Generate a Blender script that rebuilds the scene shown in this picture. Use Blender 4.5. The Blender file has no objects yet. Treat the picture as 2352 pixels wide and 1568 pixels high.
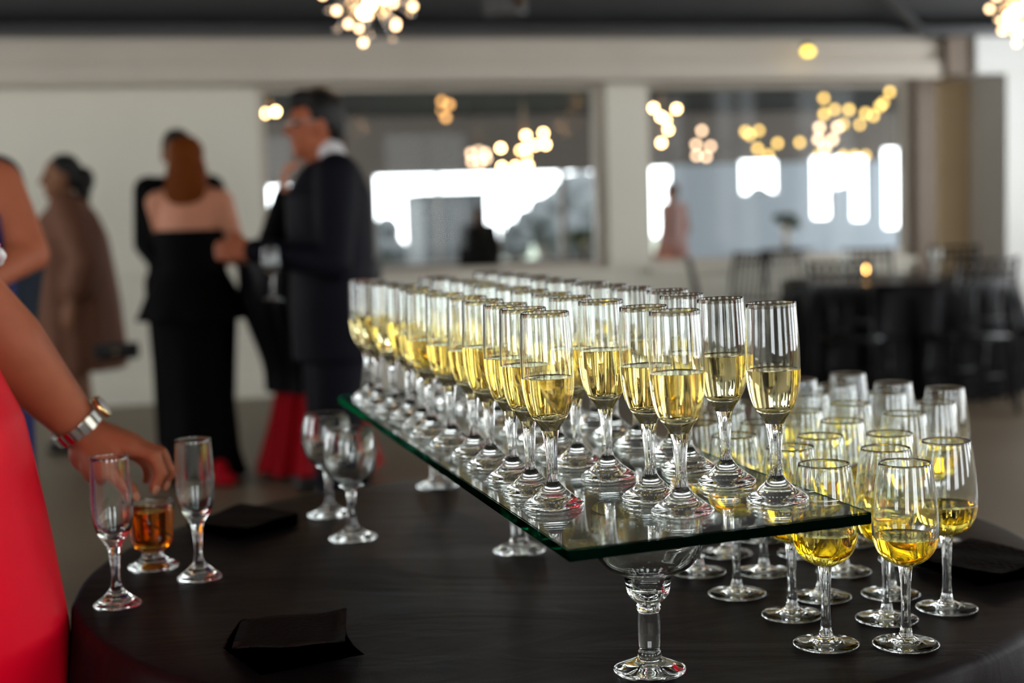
import bpy, bmesh, math, random
from mathutils import Vector, Matrix, Euler
import numpy as np
S = bpy.context.scene
COL = S.collection
PI = math.pi
rnd = random.Random(7)

# ------------------------------------------------------------------ camera
F = 3267.0
CAM = Vector((0, 0, 1.24))
PITCH = math.atan(288 / F)
ROLL = 0.031
_f = Vector((0, math.cos(PITCH), -math.sin(PITCH)))
_r0 = Vector((1, 0, 0)); _u0 = _r0.cross(_f)
_r = math.cos(ROLL) * _r0 - math.sin(ROLL) * _u0
_u = math.sin(ROLL) * _r0 + math.cos(ROLL) * _u0
cd = bpy.data.cameras.new('camera'); cam = bpy.data.objects.new('camera', cd); COL.objects.link(cam)
cd.sensor_width = 36; cd.lens = 36 * F / 2352
cam.matrix_world = Matrix(((_r.x, _u.x, -_f.x, CAM.x), (_r.y, _u.y, -_f.y, CAM.y), (_r.z, _u.z, -_f.z, CAM.z), (0, 0, 0, 1)))
cd.dof.use_dof = True; cd.dof.focus_distance = 1.55; cd.dof.aperture_fstop = 3.0; cd.clip_end = 200
S.camera = cam

# ------------------------------------------------------------------ world, view
w = bpy.data.worlds.new('World'); S.world = w; w.use_nodes = True
bg = w.node_tree.nodes['Background']; bg.inputs[0].default_value = (0.93, 0.97, 1.0, 1); bg.inputs[1].default_value = 7.0
S.view_settings.view_transform = 'Standard'; S.view_settings.look = 'None'; S.view_settings.gamma = 1
S.view_settings.use_curve_mapping = False
S.view_settings.exposure = 0.30
cy = S.cycles
cy.use_denoising = True; cy.use_adaptive_sampling = True; cy.adaptive_threshold = 0.015
cy.max_bounces = 24; cy.transmission_bounces = 24; cy.transparent_max_bounces = 16; cy.diffuse_bounces = 4; cy.glossy_bounces = 6
cy.sample_clamp_indirect = 12; cy.sample_clamp_direct = 0; cy.caustics_reflective = False; cy.caustics_refractive = True; cy.blur_glossy = 0.3

# ------------------------------------------------------------------ placing helpers
def ray(x, y): return _r * ((x - 1176) / F) + _u * ((784 - y) / F) + _f
def at_z(x, y, z): d = ray(x, y); return CAM + d * ((z - CAM.z) / d.z)
def at_y(x, y, Y): d = ray(x, y); return CAM + d * (Y / d.y)
A = math.radians(14)                                   # the room is turned 14 degrees from the view axis
UD = Vector((math.cos(A), math.sin(A), 0)); VD = Vector((-math.sin(A), math.cos(A), 0))
def rm(u, v, z): return UD * u + VD * v + Vector((0, 0, z))
def at_v(x, y, v): d = ray(x, y); p = CAM + d * (v / d.dot(VD)); return p
def uvz(p): return p.dot(UD), p.dot(VD), p.z

# ------------------------------------------------------------------ materials
M = {}
def nmat(name):
    m = bpy.data.materials.new(name); m.use_nodes = True; M[name] = m
    return m, m.node_tree.nodes, m.node_tree.links
def pbr(name, c, rough=0.5, metal=0.0, sheen=0.0, noise=0.0, scale=20.0, bump=0.0, coat=0.0, bscale=None, spec=None, stretch=None):
    m, n, l = nmat(name); b = n['Principled BSDF']
    b.inputs['Base Color'].default_value = (*c, 1); b.inputs['Roughness'].default_value = rough
    b.inputs['Metallic'].default_value = metal; b.inputs['Sheen Weight'].default_value = sheen
    b.inputs['Coat Weight'].default_value = coat
    if spec is not None: b.inputs['Specular IOR Level'].default_value = spec
    tc = n.new('ShaderNodeTexCoord'); vec = tc.outputs['Object']
    if stretch:
        mp = n.new('ShaderNodeMapping'); mp.inputs['Scale'].default_value = stretch; l.new(vec, mp.inputs[0]); vec = mp.outputs[0]
    tx = n.new('ShaderNodeTexNoise'); tx.inputs['Scale'].default_value = scale; tx.inputs['Detail'].default_value = 4; l.new(vec, tx.inputs['Vector'])
    rp = n.new('ShaderNodeMapRange'); rp.inputs[3].default_value = 1 - noise; rp.inputs[4].default_value = 1 + noise
    l.new(tx.outputs['Fac'], rp.inputs[0])
    mx = n.new('ShaderNodeMix'); mx.data_type = 'RGBA'; mx.blend_type = 'MULTIPLY'; mx.inputs[0].default_value = 1
    mx.inputs[6].default_value = (*c, 1); l.new(rp.outputs[0], mx.inputs[7]); l.new(mx.outputs[2], b.inputs['Base Color'])
    if bump:
        t2 = n.new('ShaderNodeTexNoise'); t2.inputs['Scale'].default_value = bscale or scale; l.new(vec, t2.inputs['Vector'])
        bp = n.new('ShaderNodeBump'); bp.inputs['Strength'].default_value = bump; bp.inputs['Distance'].default_value = 0.01
        l.new(t2.outputs['Fac'], bp.inputs['Height']); l.new(bp.outputs[0], b.inputs['Normal'])
    return m
def glass(name, c=(1, 1, 1), ior=1.5, rough=0.0):
    m, n, l = nmat(name); n.remove(n['Principled BSDF'])
    g = n.new('ShaderNodeBsdfGlass'); g.inputs['Color'].default_value = (*c, 1); g.inputs['IOR'].default_value = ior; g.inputs['Roughness'].default_value = rough
    l.new(g.outputs[0], n['Material Output'].inputs[0]); return m
def pane_mat(name, tint=(0.95, 0.97, 0.97)):
    m, n, l = nmat(name); n.remove(n['Principled BSDF'])
    t = n.new('ShaderNodeBsdfTransparent'); t.inputs[0].default_value = (*tint, 1)
    g = n.new('ShaderNodeBsdfGlossy'); g.inputs['Roughness'].default_value = 0.02
    fr = n.new('ShaderNodeFresnel'); fr.inputs[0].default_value = 1.16
    mx = n.new('ShaderNodeMixShader'); l.new(fr.outputs[0], mx.inputs[0]); l.new(t.outputs[0], mx.inputs[1]); l.new(g.outputs[0], mx.inputs[2])
    l.new(mx.outputs[0], n['Material Output'].inputs[0]); return m
def emit(name, c, s):
    m, n, l = nmat(name); n.remove(n['Principled BSDF'])
    e = n.new('ShaderNodeEmission'); e.inputs[0].default_value = (*c, 1); e.inputs[1].default_value = s
    l.new(e.outputs[0], n['Material Output'].inputs[0]); return m
def skin(name, c):
    m = pbr(name, c, 0.5, noise=0.12, scale=30, bump=0.05, bscale=300, spec=0.15)
    b = m.node_tree.nodes['Principled BSDF']; b.inputs['Subsurface Weight'].default_value = 0.0
    return m

def cloth_waves(m, scale, strength):
    n, l = m.node_tree.nodes, m.node_tree.links; b = n['Principled BSDF']; old = b.inputs['Normal'].links[0].from_node
    tc = n.new('ShaderNodeTexCoord'); mp = n.new('ShaderNodeMapping'); mp.inputs['Scale'].default_value = (1.0, 2.6, 1); mp.inputs['Rotation'].default_value = (0, 0, 0.5); l.new(tc.outputs['Object'], mp.inputs[0])
    t = n.new('ShaderNodeTexNoise'); t.inputs['Scale'].default_value = scale; t.inputs['Detail'].default_value = 3; t.inputs['Distortion'].default_value = 1.2; l.new(mp.outputs[0], t.inputs['Vector'])
    bp = n.new('ShaderNodeBump'); bp.inputs['Strength'].default_value = strength; bp.inputs['Distance'].default_value = 0.02; l.new(t.outputs['Fac'], bp.inputs['Height']); l.new(bp.outputs[0], old.inputs['Normal'])
glass('clear_glass', (0.985, 0.995, 0.99), 1.5)
glass('champagne_surface', (0.94, 0.875, 0.64), 1.33); glass('champagne_body', (0.94, 0.875, 0.64), 1.33 / 1.5)
glass('wine_surface', (0.98, 0.86, 0.34), 1.33); glass('wine_body', (0.98, 0.86, 0.34), 1.33 / 1.5)
glass('amber_surface', (0.95, 0.52, 0.10), 1.33); glass('amber_body', (0.95, 0.52, 0.10), 1.33 / 1.5)
glass('tray_glass', (0.97, 0.995, 0.985), 1.52); glass('tray_edge', (0.02, 0.26, 0.17), 1.52, 0.02)
pane_mat('pane')
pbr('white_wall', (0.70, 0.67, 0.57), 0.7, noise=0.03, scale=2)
pbr('cream_beam', (0.55, 0.49, 0.41), 0.6, noise=0.05, scale=3)
pbr('column_white', (0.72, 0.72, 0.69), 0.6, noise=0.03, scale=3)
pbr('tan_wall', (0.50, 0.375, 0.22), 0.7, noise=0.06, scale=3)
pbr('brown_trim', (0.16, 0.11, 0.07), 0.5, noise=0.1, scale=8)
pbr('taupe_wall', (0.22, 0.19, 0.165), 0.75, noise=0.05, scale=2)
pbr('ceiling_dark', (0.075, 0.074, 0.076), 0.8, noise=0.1, scale=6)
pbr('ceiling_black', (0.018, 0.018, 0.020), 0.8, noise=0.1, scale=6)
pbr('trim_black', (0.02, 0.02, 0.022), 0.3, noise=0.2, scale=6)
pbr('floor_brown', (0.15, 0.11, 0.07), 0.45, noise=0.25, scale=1.6, bump=0.1, bscale=8)
pbr('dark_wood', (0.05, 0.03, 0.02), 0.5, noise=0.3, scale=30, stretch=(1, 1, 12))
pbr('tablecloth_black', (0.0080, 0.0050, 0.0052), 0.42, noise=0.25, scale=60, bump=0.10, bscale=900, spec=0.06)
cloth_waves(M['tablecloth_black'], 3.0, 0.16)
pbr('satin_black', (0.003, 0.0028, 0.0042), 0.36, noise=0.15, scale=20, spec=0.12)
pbr('satin_red', (0.97, 0.002, 0.024), 0.45, noise=0.05, scale=12, spec=0.08)
pbr('red_cloth', (0.34, 0.002, 0.008), 0.6, noise=0.1, scale=12, spec=0.1)
pbr('napkin', (0.022, 0.0165, 0.0135), 0.8, noise=0.25, scale=40, bump=0.3, bscale=120, spec=0.08)
pbr('suit_navy', (0.0055, 0.0055, 0.0095), 0.65, noise=0.2, scale=40, spec=0.08)
pbr('suit_black', (0.0022, 0.0022, 0.0025), 0.7, noise=0.2, scale=40, spec=0.05)
pbr('suit_slate', (0.022, 0.03, 0.042), 0.75, noise=0.2, scale=40, spec=0.15)
pbr('dress_black', (0.0016, 0.0016, 0.0018), 0.7, noise=0.2, scale=40, spec=0.04)
pbr('dress_pink', (0.150, 0.066, 0.040), 0.55, noise=0.35, scale=60, bump=0.3, bscale=150, spec=0.1)
pbr('dress_blue', (0.006, 0.009, 0.075), 0.6, noise=0.15, scale=20, spec=0.2)
pbr('dress_coral', (0.55, 0.22, 0.17), 0.6, noise=0.15, scale=20)
pbr('shirt_white', (0.60, 0.58, 0.58), 0.7, noise=0.04, scale=20)
skin('skin_light', (0.54, 0.235, 0.145)); skin('skin_tan', (0.38, 0.115, 0.056)); skin('skin_brown', (0.21, 0.095, 0.05)); skin('skin_deep', (0.10, 0.045, 0.025))
pbr('hair_black', (0.008, 0.007, 0.006), 0.45, spec=0.2, noise=0.4, scale=60, stretch=(6, 6, 1), bump=0.4, bscale=80)
pbr('hair_auburn', (0.125, 0.030, 0.004), 0.55, spec=0.05, noise=0.4, scale=60, stretch=(6, 6, 1), bump=0.4, bscale=80)
pbr('hair_brown', (0.045, 0.02, 0.01), 0.45, spec=0.2, noise=0.4, scale=60, stretch=(6, 6, 1), bump=0.4, bscale=80)
pbr('eye', (0.03, 0.02, 0.015), 0.2)
pbr('leather_black', (0.01, 0.01, 0.01), 0.35, noise=0.2, scale=60)
pbr('chrome', (0.72, 0.70, 0.67), 0.16, metal=1, noise=0.05)
pbr('gold', (0.80, 0.55, 0.25), 0.2, metal=1, noise=0.05)
pbr('bronze', (0.30, 0.22, 0.14), 0.3, metal=1, noise=0.1)
pbr('chair_black', (0.006, 0.006, 0.007), 0.25, noise=0.1, spec=0.35)
pbr('bead_white', (0.75, 0.72, 0.72), 0.15, noise=0.1, scale=50, coat=1); pbr('bead_pink', (0.55, 0.05, 0.12), 0.2, coat=1)
pbr('foliage_grey', (0.030, 0.034, 0.036), 0.9, noise=0.2, scale=3); pbr('foliage_green', (0.06, 0.09, 0.04), 0.8, noise=0.4, scale=12)  # the grey foliage carries haze in its colour
pbr('house_grey', (0.030, 0.032, 0.034), 0.9, noise=0.06, scale=2); pbr('house_blue', (0.036, 0.044, 0.052), 0.9, noise=0.06, scale=2)  # outdoor haze put into the wall colour
pbr('blue_wall', (0.60, 0.68, 0.76), 0.7, noise=0.04, scale=2)
pbr('bark', (0.05, 0.04, 0.03), 0.9, noise=0.3)
pbr('grass', (0.10, 0.12, 0.08), 0.95, noise=0.3, scale=0.5)
pbr('wax', (0.7, 0.6, 0.45), 0.5)
pbr('plastic_black', (0.01, 0.01, 0.01), 0.4)
emit('bulb_warm', (1.0, 0.58, 0.24), 34); emit('bulb_soft', (1.0, 0.64, 0.40), 9); emit('bulb_gold', (1.0, 0.62, 0.16), 6.5); emit('bulb_dim', (1.0, 0.48, 0.15), 4); emit('bulb_tip', (1.0, 0.62, 0.32), 9)
emit('flame', (1.0, 0.5, 0.15), 30); emit('lamp_yellow', (1.0, 0.72, 0.08), 4)

# ------------------------------------------------------------------ object helpers
def link(name, me, mat=None, parent=None, smooth=True):
    o = bpy.data.objects.new(name, me); COL.objects.link(o)
    if mat is not None and len(me.materials) == 0:
        for k in (mat if isinstance(mat, (list, tuple)) else [mat]): me.materials.append(M[k])
    if parent: o.parent = parent
    if smooth:
        for p in me.polygons: p.use_smooth = True
    return o
def obj(name, bm, mat, parent=None, smooth=True):
    me = bpy.data.meshes.new(name); bm.to_mesh(me); bm.free()
    return link(name, me, mat, parent, smooth)
def tag(o, label, cat, group=None):
    o['label'] = label; o['category'] = cat
    if group: o['group'] = group
    return o
def empty(name, loc, rz=0, label=None, cat=None, group=None):
    o = bpy.data.objects.new(name, None); COL.objects.link(o); o.location = loc; o.rotation_euler = (0, 0, rz); o.empty_display_size = 0.05
    if label: tag(o, label, cat, group)
    return o
def copy_tree(o, parent=None):
    c = o.copy(); COL.objects.link(c); c.parent = parent
    for ch in list(o.children): copy_tree(ch, c)
    return c
def drop_tree(o):
    for ch in list(o.children): drop_tree(ch)
    bpy.data.objects.remove(o)

def bbox(bm, x0, x1, y0, y1, z0, z1, mi=0):
    v = [bm.verts.new(p) for p in ((x0, y0, z0), (x1, y0, z0), (x1, y1, z0), (x0, y1, z0), (x0, y0, z1), (x1, y0, z1), (x1, y1, z1), (x0, y1, z1))]
    for f in ((3, 2, 1, 0), (4, 5, 6, 7), (0, 1, 5, 4), (1, 2, 6, 5), (2, 3, 7, 6), (3, 0, 4, 7)):
        fc = bm.faces.new([v[i] for i in f]); fc.material_index = mi
def room_box(name, boxes, mat, parent=None, kind='structure'):
    bm = bmesh.new()
    for b in boxes: bbox(bm, *b)
    o = obj(name, bm, mat, parent, smooth=False)
    if parent is None: o.rotation_euler = (0, 0, A)
    if kind and parent is None: o['kind'] = kind
    return o
def lathe(profile, seg=40, mod=None):
    """profile: list of (r, z) or None for a hard break; outward normal when walking down the outside"""
    bm = bmesh.new(); prev = None; last = None
    def ring(r, z):
        if r < 1e-7: return [bm.verts.new((0, 0, z))]
        out = []
        for j in range(seg):
            t = 2 * PI * j / seg; rr = r * (mod(t, z) if mod else 1)
            out.append(bm.verts.new((rr * math.cos(t), rr * math.sin(t), z)))
        return out
    for p in profile:
        if p is None: prev = ring(*last) if last else None; continue
        cur = ring(*p)
        if prev:
            if len(prev) == 1 and len(cur) > 1:
                for j in range(seg): bm.faces.new((prev[0], cur[j], cur[(j + 1) % seg]))
            elif len(cur) == 1 and len(prev) > 1:
                for j in range(seg): bm.faces.new((prev[j], cur[0], prev[(j + 1) % seg]))
            elif len(cur) > 1:
                for j in range(seg): k = (j + 1) % seg; bm.faces.new((prev[j], cur[j], cur[k], prev[k]))
        prev = cur; last = p
    return bm
def smoothp(pts, n=3):
    """Catmull-Rom resample of a profile"""
    P = [pts[0]] + list(pts) + [pts[-1]]; out = []
    for i in range(1, len(P) - 2):
        for k in range(n):
            t = k / n
            q = []
            for c in (0, 1):
                p0, p1, p2, p3 = P[i - 1][c], P[i][c], P[i + 1][c], P[i + 2][c]
                q.append(0.5 * (2 * p1 + (p2 - p0) * t + (2 * p0 - 5 * p1 + 4 * p2 - p3) * t * t + (3 * p1 - p0 - 3 * p2 + p3) * t ** 3))
            out.append((max(q[0], 0), q[1]))
    out.append(pts[-1]); return out
def tube(bm, pts, r, seg=8, closed=False):
    """swept tube; r scalar or list"""
    n = len(pts); rings = []
    pts = [Vector(p) for p in pts]
    up = Vector((0, 0, 1))
    for i, p in enumerate(pts):
        t = (pts[min(i + 1, n - 1)] - pts[max(i - 1, 0)]).normalized()
        a = t.cross(up);
        if a.length < 1e-3: a = t.cross(Vector((0, 1, 0)))
        a.normalize(); b = t.cross(a)
        rr = r[i] if isinstance(r, (list, tuple)) else r
        rings.append([bm.verts.new(p + rr * (math.cos(2 * PI * j / seg) * a + math.sin(2 * PI * j / seg) * b)) for j in range(seg)])
    for i in range(n - 1):
        for j in range(seg): k = (j + 1) % seg; bm.faces.new((rings[i][j], rings[i][k], rings[i + 1][k], rings[i + 1][j]))
    bm.faces.new(rings[0][::-1]); bm.faces.new(rings[-1])
def cap(bm, p0, r0, p1, r1, seg=14):
    """tapered capsule"""
    p0 = Vector(p0); p1 = Vector(p1); t = p1 - p0; L = t.length
    if L < 1e-6: t = Vector((0, 0, 1))
    t.normalize(); a = t.cross(Vector((0.13, 0.3, 1))).normalized(); b = t.cross(a)
    spec = []
    for k in range(5): ph = -PI / 2 + (k + 0.0) * PI / 8; spec.append((p0 + t * r0 * math.sin(ph), max(r0 * math.cos(ph), 1e-4)))
    for k in range(5): ph = k * PI / 8; spec.append((p1 + t * r1 * math.sin(ph), max(r1 * math.cos(ph), 1e-4)))
    rings = [[bm.verts.new(c + q * (math.cos(2 * PI * j / seg) * a + math.sin(2 * PI * j / seg) * b)) for j in range(seg)] for c, q in spec]
    for i in range(len(rings) - 1):
        for j in range(seg): k = (j + 1) % seg; bm.faces.new((rings[i][j], rings[i][k], rings[i + 1][k], rings[i + 1][j]))
    bm.faces.new(rings[0][::-1]); bm.faces.new(rings[-1])
def ell(bm, c, r, rot=None, seg=16, rings=10):
    c = Vector(c); R = rot or Matrix.Identity(3); g = []
    for i in range(rings + 1):
        ph = -PI / 2 + PI * i / rings; q = max(math.cos(ph), 1e-3)
        g.append([bm.verts.new(c + R @ Vector((r[0] * q * math.cos(2 * PI * j / seg), r[1] * q * math.sin(2 * PI * j / seg), r[2] * math.sin(ph)))) for j in range(seg)])
    for i in range(rings):
        for j in range(seg): k = (j + 1) % seg; bm.faces.new((g[i][j], g[i][k], g[i + 1][k], g[i + 1][j]))
    bm.faces.new(g[0][::-1]); bm.faces.new(g[-1])
def loft(bm, rings, seg=24, fold=None, caps=True):
    """rings: (cx, cy, z, rx, ry); fold(t, i) multiplies the radius"""
    g = []
    for i, (cx, cy_, z, rx, ry) in enumerate(rings):
        row = []
        for j in range(seg):
            t = 2 * PI * j / seg; m = fold(t, i) if fold else 1
            row.append(bm.verts.new((cx + rx * m * math.cos(t), cy_ + ry * m * math.sin(t), z)))
        g.append(row)
    for i in range(len(g) - 1):
        for j in range(seg): k = (j + 1) % seg; bm.faces.new((g[i][j], g[i][k], g[i + 1][k], g[i + 1][j]))
    if caps: bm.faces.new(g[0][::-1]); bm.faces.new(g[-1])
def fuse(name, bm, voxel, mat, parent=None, iters=4):
    """join overlapping closed shapes into one continuous skin"""
    me = bpy.data.meshes.new('tmp'); bmesh.ops.recalc_face_normals(bm, faces=bm.faces); bm.to_mesh(me); bm.free()
    o = bpy.data.objects.new('tmp', me); COL.objects.link(o)
    r = o.modifiers.new('r', 'REMESH'); r.mode = 'VOXEL'; r.voxel_size = voxel; r.use_smooth_shade = True
    if iters: s = o.modifiers.new('s', 'SMOOTH'); s.factor = 0.5; s.iterations = iters
    dg = bpy.context.evaluated_depsgraph_get()
    out = bpy.data.meshes.new_from_object(o.evaluated_get(dg)); out.name = name
    bpy.data.objects.remove(o); bpy.data.meshes.remove(me); out.materials.clear()
    return link(name, out, mat, parent)

# ================================================================== the room
W = 10.3; RW = 7.4; LW = -3.6; BW = -3.6
room_box('floor', [(LW, RW, BW, W, -0.1, 0), (-3, 14.6, W, 22.2, -0.1, 0)], 'floor_brown')
# pixel measured openings on the back wall
uA = uvz(at_v(598, 400, W))[0]; uB = uvz(at_v(1392, 400, W))[0]; uC = uvz(at_v(1484, 400, W))[0]; uD = uvz(at_v(2098, 400, W))[0]
uE = uvz(at_v(2140, 300, W))[0]; uF = uvz(at_v(2292, 300, W - 0.3))[0]
zS = 0.82; zT = 2.22
room_box('wall_back', [(LW, uA, W, W + 0.15, 0, 3.4), (uA, uD, W, W + 0.15, 0, zS), (uA, uD, W, W + 0.15, zT, 3.4), (uB, uC, W - 0.04, W + 0.15, zS, zT)], 'white_wall')
room_box('wall_alcove', [(uE, RW + 0.2, W + 0.1, W + 0.25, 0, 3.4)], 'tan_wall')
room_box('trim_1', [(uD, uE, W - 0.06, W + 0.2, 0, 2.4)], 'brown_trim')
# header over the openings: a soffit with a stepped moulding
zb0, zb1 = 2.20, 2.50
t2 = room_box('trim_2', [(LW, uE - 0.1, W - 0.30, W, zb0 + 0.09, zb1)], 'cream_beam')
room_box('moulding', [(LW, uE - 0.12, W - 0.36, W - 0.30, zb0, zb0 + 0.13)], 'cream_beam', t2)
room_box('moulding', [(LW, uE - 0.12, W - 0.33, W - 0.30, zb0 + 0.20, zb0 + 0.25)], 'cream_beam', t2)
room_box('soffit', [(LW, uE - 0.12, W - 0.30, W + 0.0, zb0, zb0 + 0.09)], 'cream_beam', t2)
room_box('trim_3', [(uE - 0.1, uE + 0.12, W - 0.40, W + 0.1, zb0 + 0.02, zb1)], 'brown_trim')
room_box('trim_4', [(uE + 0.12, RW, W - 0.45, W + 0.1, zb0 + 0.02, zb1)], 'column_white')
room_box('wall_pier', [(uF, min(uF + 0.9, RW - 0.02), W - 0.42, W + 0.1, 0, zb0 + 0.02)], 'column_white')
room_box('trim_5', [(LW, RW, W - 0.5, W - 0.05, zb1, zb1 + 0.07)], 'trim_black')
room_box('trim_6', [(LW, uA - 0.05, W - 0.03, W, 0.90, 0.965)], 'white_wall')
room_box('baseboard_back', [(LW, uA, W - 0.04, W, 0, 0.14)], 'white_wall')
room_box('trim_7', [(uA, uB, W - 0.05, W + 0.02, zS - 0.05, zS), (uC, uD, W - 0.05, W + 0.02, zS - 0.05, zS)], 'white_wall')
# glazed openings
for i, (a, b) in enumerate(((uA, uB), (uC, uD))):
    wn = empty('window_%d' % (i + 1), rm((a + b) / 2, W + 0.08, zS), A); wn['kind'] = 'structure'
    hw = (b - a) / 2; H = zT - zS
    bm = bmesh.new(); bbox(bm, -hw, -hw + 0.05, -0.05, 0.05, 0, H); bbox(bm, hw - 0.07, hw, -0.05, 0.05, 0, H); bbox(bm, -hw + 0.05, hw - 0.07, -0.05, 0.05, 0, 0.05); bbox(bm, -hw + 0.05, hw - 0.07, -0.05, 0.05, H - 0.05, H)
    obj('frame', bm, 'cream_beam', wn, False)
    bm = bmesh.new(); bbox(bm, -hw + 0.05, hw - 0.07, 0.0, 0.008, 0.05, H - 0.05); obj('pane', bm, 'pane', wn, False)
# sloped dark ceiling
bm = bmesh.new()
prof = [(BW - 0.1, 3.35), (6.2, 3.35), (W + 0.2, 2.56), (W + 0.2, 2.62), (6.2, 3.43), (BW - 0.1, 3.43)]
va = [bm.verts.new((LW - 0.1, v, z)) for v, z in prof]; vb = [bm.verts.new((RW + 0.1, v, z)) for v, z in prof]
bm.faces.new(va); bm.faces.new(vb[::-1])
for i in range(6): bm.faces.new((va[i], vb[i], vb[(i + 1) % 6], va[(i + 1) % 6]))
bmesh.ops.recalc_face_normals(bm, faces=bm.faces)
ce = obj('ceiling', bm, 'ceiling_dark', None, False); ce['kind'] = 'structure'; ce.rotation_euler = (0, 0, A)
bm = bmesh.new(); p0 = at_v(2130, 84, W - 0.4); p1 = at_v(1990, 0, 8.9) + Vector((0, 0, 0.02)); d = (p1 - p0)
p1.z = 3.35 - (p1.dot(VD) - 6.2) * 0.193 - 0.02; tube(bm, [p0, p0.lerp(p1, 0.5) + Vector((0, 0, 0.0)), p1, p1 + d * 1.0 + Vector((0, 0, 0.12))], 0.03, 6)
ob = obj('trim_8', bm, 'trim_black'); ob['kind'] = 'structure'
# right wall and rear wall with tall windows (daylight)
def window_wall(name, fixed, along, n, w0, z0, z1, lo, hi, gap, axis):
    boxes = []; edges = [lo]; wins = []
    x = lo + gap
    for i in range(n):
        wins.append((x, x + w0)); x += w0 + gap
    def bx(a, b, za, zb): return (fixed[0], fixed[1], a, b, za, zb) if axis == 'v' else (a, b, fixed[0], fixed[1], za, zb)
    boxes.append(bx(lo, hi, 0, z0)); boxes.append(bx(lo, hi, z1, 3.42)); cur = lo
    for a, b in wins: boxes.append(bx(cur, a, z0, z1)); cur = b
    boxes.append(bx(cur, hi, z0, z1))
    room_box(name, boxes, 'white_wall')
    return wins
WN = [3]
def day_window(u, v, w0, z0, z1, rz):
    wn = empty('window_%d' % WN[0], rm(u, v, z0), A + rz); wn['kind'] = 'structure'; WN[0] += 1
    bm = bmesh.new(); h = z1 - z0; a = w0 / 2
    for q in (-a, -0.02, a - 0.05): bbox(bm, q, q + 0.05 if q != -0.02 else 0.02, -0.04, 0.04, 0, h)
    bbox(bm, -a + 0.05, -0.02, -0.03, 0.03, h * 0.62, h * 0.62 + 0.04); bbox(bm, 0.02, a - 0.05, -0.03, 0.03, h * 0.62, h * 0.62 + 0.04)
    obj('frame', bm, 'column_white', wn, False)
    L = bpy.data.lights.new('portal', 'AREA'); L.shape = 'RECTANGLE'; L.size = w0; L.size_y = h; L.cycles.is_portal = True
    lo = bpy.data.objects.new('portal', L); COL.objects.link(lo); lo.location = rm(u, v, (z0 + z1) / 2)
    lo.rotation_euler = (PI / 2, 0, A + rz + PI)       # faces into the room
for a, b in window_wall('wall_rear', (BW - 0.15, BW), None, 3, 1.5, 0.7, 2.7, LW, RW, 1.5, 'u'): day_window((a + b) / 2, BW - 0.08, b - a, 0.7, 2.7, PI)
for a, b in window_wall('wall_right', (RW, RW + 0.15), None, 5, 1.6, 0.7, 2.9, BW, W + 0.1, 0.95, 'v'): day_window(RW + 0.08, (a + b) / 2, b - a, 0.7, 2.9, PI / 2)
for a, b in window_wall('wall_left', (LW - 0.15, LW), None, 4, 1.3, 0.8, 2.4, BW, W + 0.15, 1.75, 'v'): day_window(LW - 0.08, (a + b) / 2, b - a, 0.8, 2.4, -PI / 2)  # unseen windows; the ones towards the back are added to brighten the room
# the room beyond the openings
FW = 22.0
room_box('ceiling_beyond', [(-3, 14.6, W + 0.15, FW + 0.2, 2.82, 2.92)], 'ceiling_black')
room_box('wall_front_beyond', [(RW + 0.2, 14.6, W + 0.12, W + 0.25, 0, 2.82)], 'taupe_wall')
H3 = 3.42
for nme_, fx, uu in (('wall_beyond_left', (-3, -2.85), -2.92), ('wall_beyond_right', (14.45, 14.6), 14.52)):
    for a, b in window_wall(nme_, fx, None, 3, 2.8, 0.3, 2.6, W + 0.26, FW, 0.8, 'v'): day_window(uu, (a + b) / 2, b - a, 0.3, 2.6, PI / 2 if uu > 0 else -PI / 2)  # unseen side windows, added to raise the light in the room beyond
def fu(x): return uvz(at_v(x, 450, FW))[0]
zw0, zw1 = 0.55, 1.92
ops = [(-2.2, fu(675), 0.75, 1.80), (fu(862), fu(1290), zw0, zw1), (fu(1300), fu(1400), zw0, zw1), (fu(1470), fu(1545), zw0, 1.95), (fu(1702), fu(1790), 1.50, 2.02), (fu(1866), fu(1912), 1.05, 2.05), (fu(1914), fu(1953), 1.55, 2.05), (fu(1956), fu(1996), 1.0, 2.05), (fu(2030), fu(2104), 0.85, 2.18)]
boxes = []; cur = -3.0; blue = []
for a, b, z0, z1 in ops:
    boxes += [(cur, a, FW, FW + 0.15, 0, 2.82), (a, b, FW, FW + 0.15, 0, z0), (a, b, FW, FW + 0.15, z1, 2.82)]
    if cur > fu(1500): blue.append((cur, a, FW - 0.03, FW, 0, 1.98))
    if a > fu(1500): blue += [(a, b, FW - 0.03, FW, 0, z0)]
    cur = b
boxes.append((cur, 14.6, FW, FW + 0.15, 0, 2.82)); blue.append((cur, 14.4, FW - 0.03, FW, 0, 1.98))
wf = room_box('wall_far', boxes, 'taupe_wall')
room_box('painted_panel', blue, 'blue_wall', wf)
for a, b, z0, z1 in ops:
    wn = empty('window_%d' % WN[0], rm((a + b) / 2, FW + 0.07, z0), A); wn['kind'] = 'structure'; WN[0] += 1
    bm = bmesh.new(); h = z1 - z0; hw = (b - a) / 2; n = max(1, round((b - a) / 0.9))
    for k in range(n + 1): q = -hw + (b - a) * k / n; bbox(bm, q - 0.02, q + 0.02, -0.03, 0.03, 0, h)
    obj('frame', bm, 'taupe_wall', wn, False)
    L = bpy.data.lights.new('portal', 'AREA'); L.shape = 'RECTANGLE'; L.size = b - a; L.size_y = h; L.cycles.is_portal = True
    lo = bpy.data.objects.new('portal', L); COL.objects.link(lo); lo.location = rm((a + b) / 2, FW + 0.1, (z0 + z1) / 2); lo.rotation_euler = (PI / 2, 0, A + PI)
    lo.rotation_euler = (-PI / 2, 0, A)
g = room_box('ground', [(-30, 60, FW + 0.2, 70, -0.3, -0.02)], 'grass')
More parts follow.
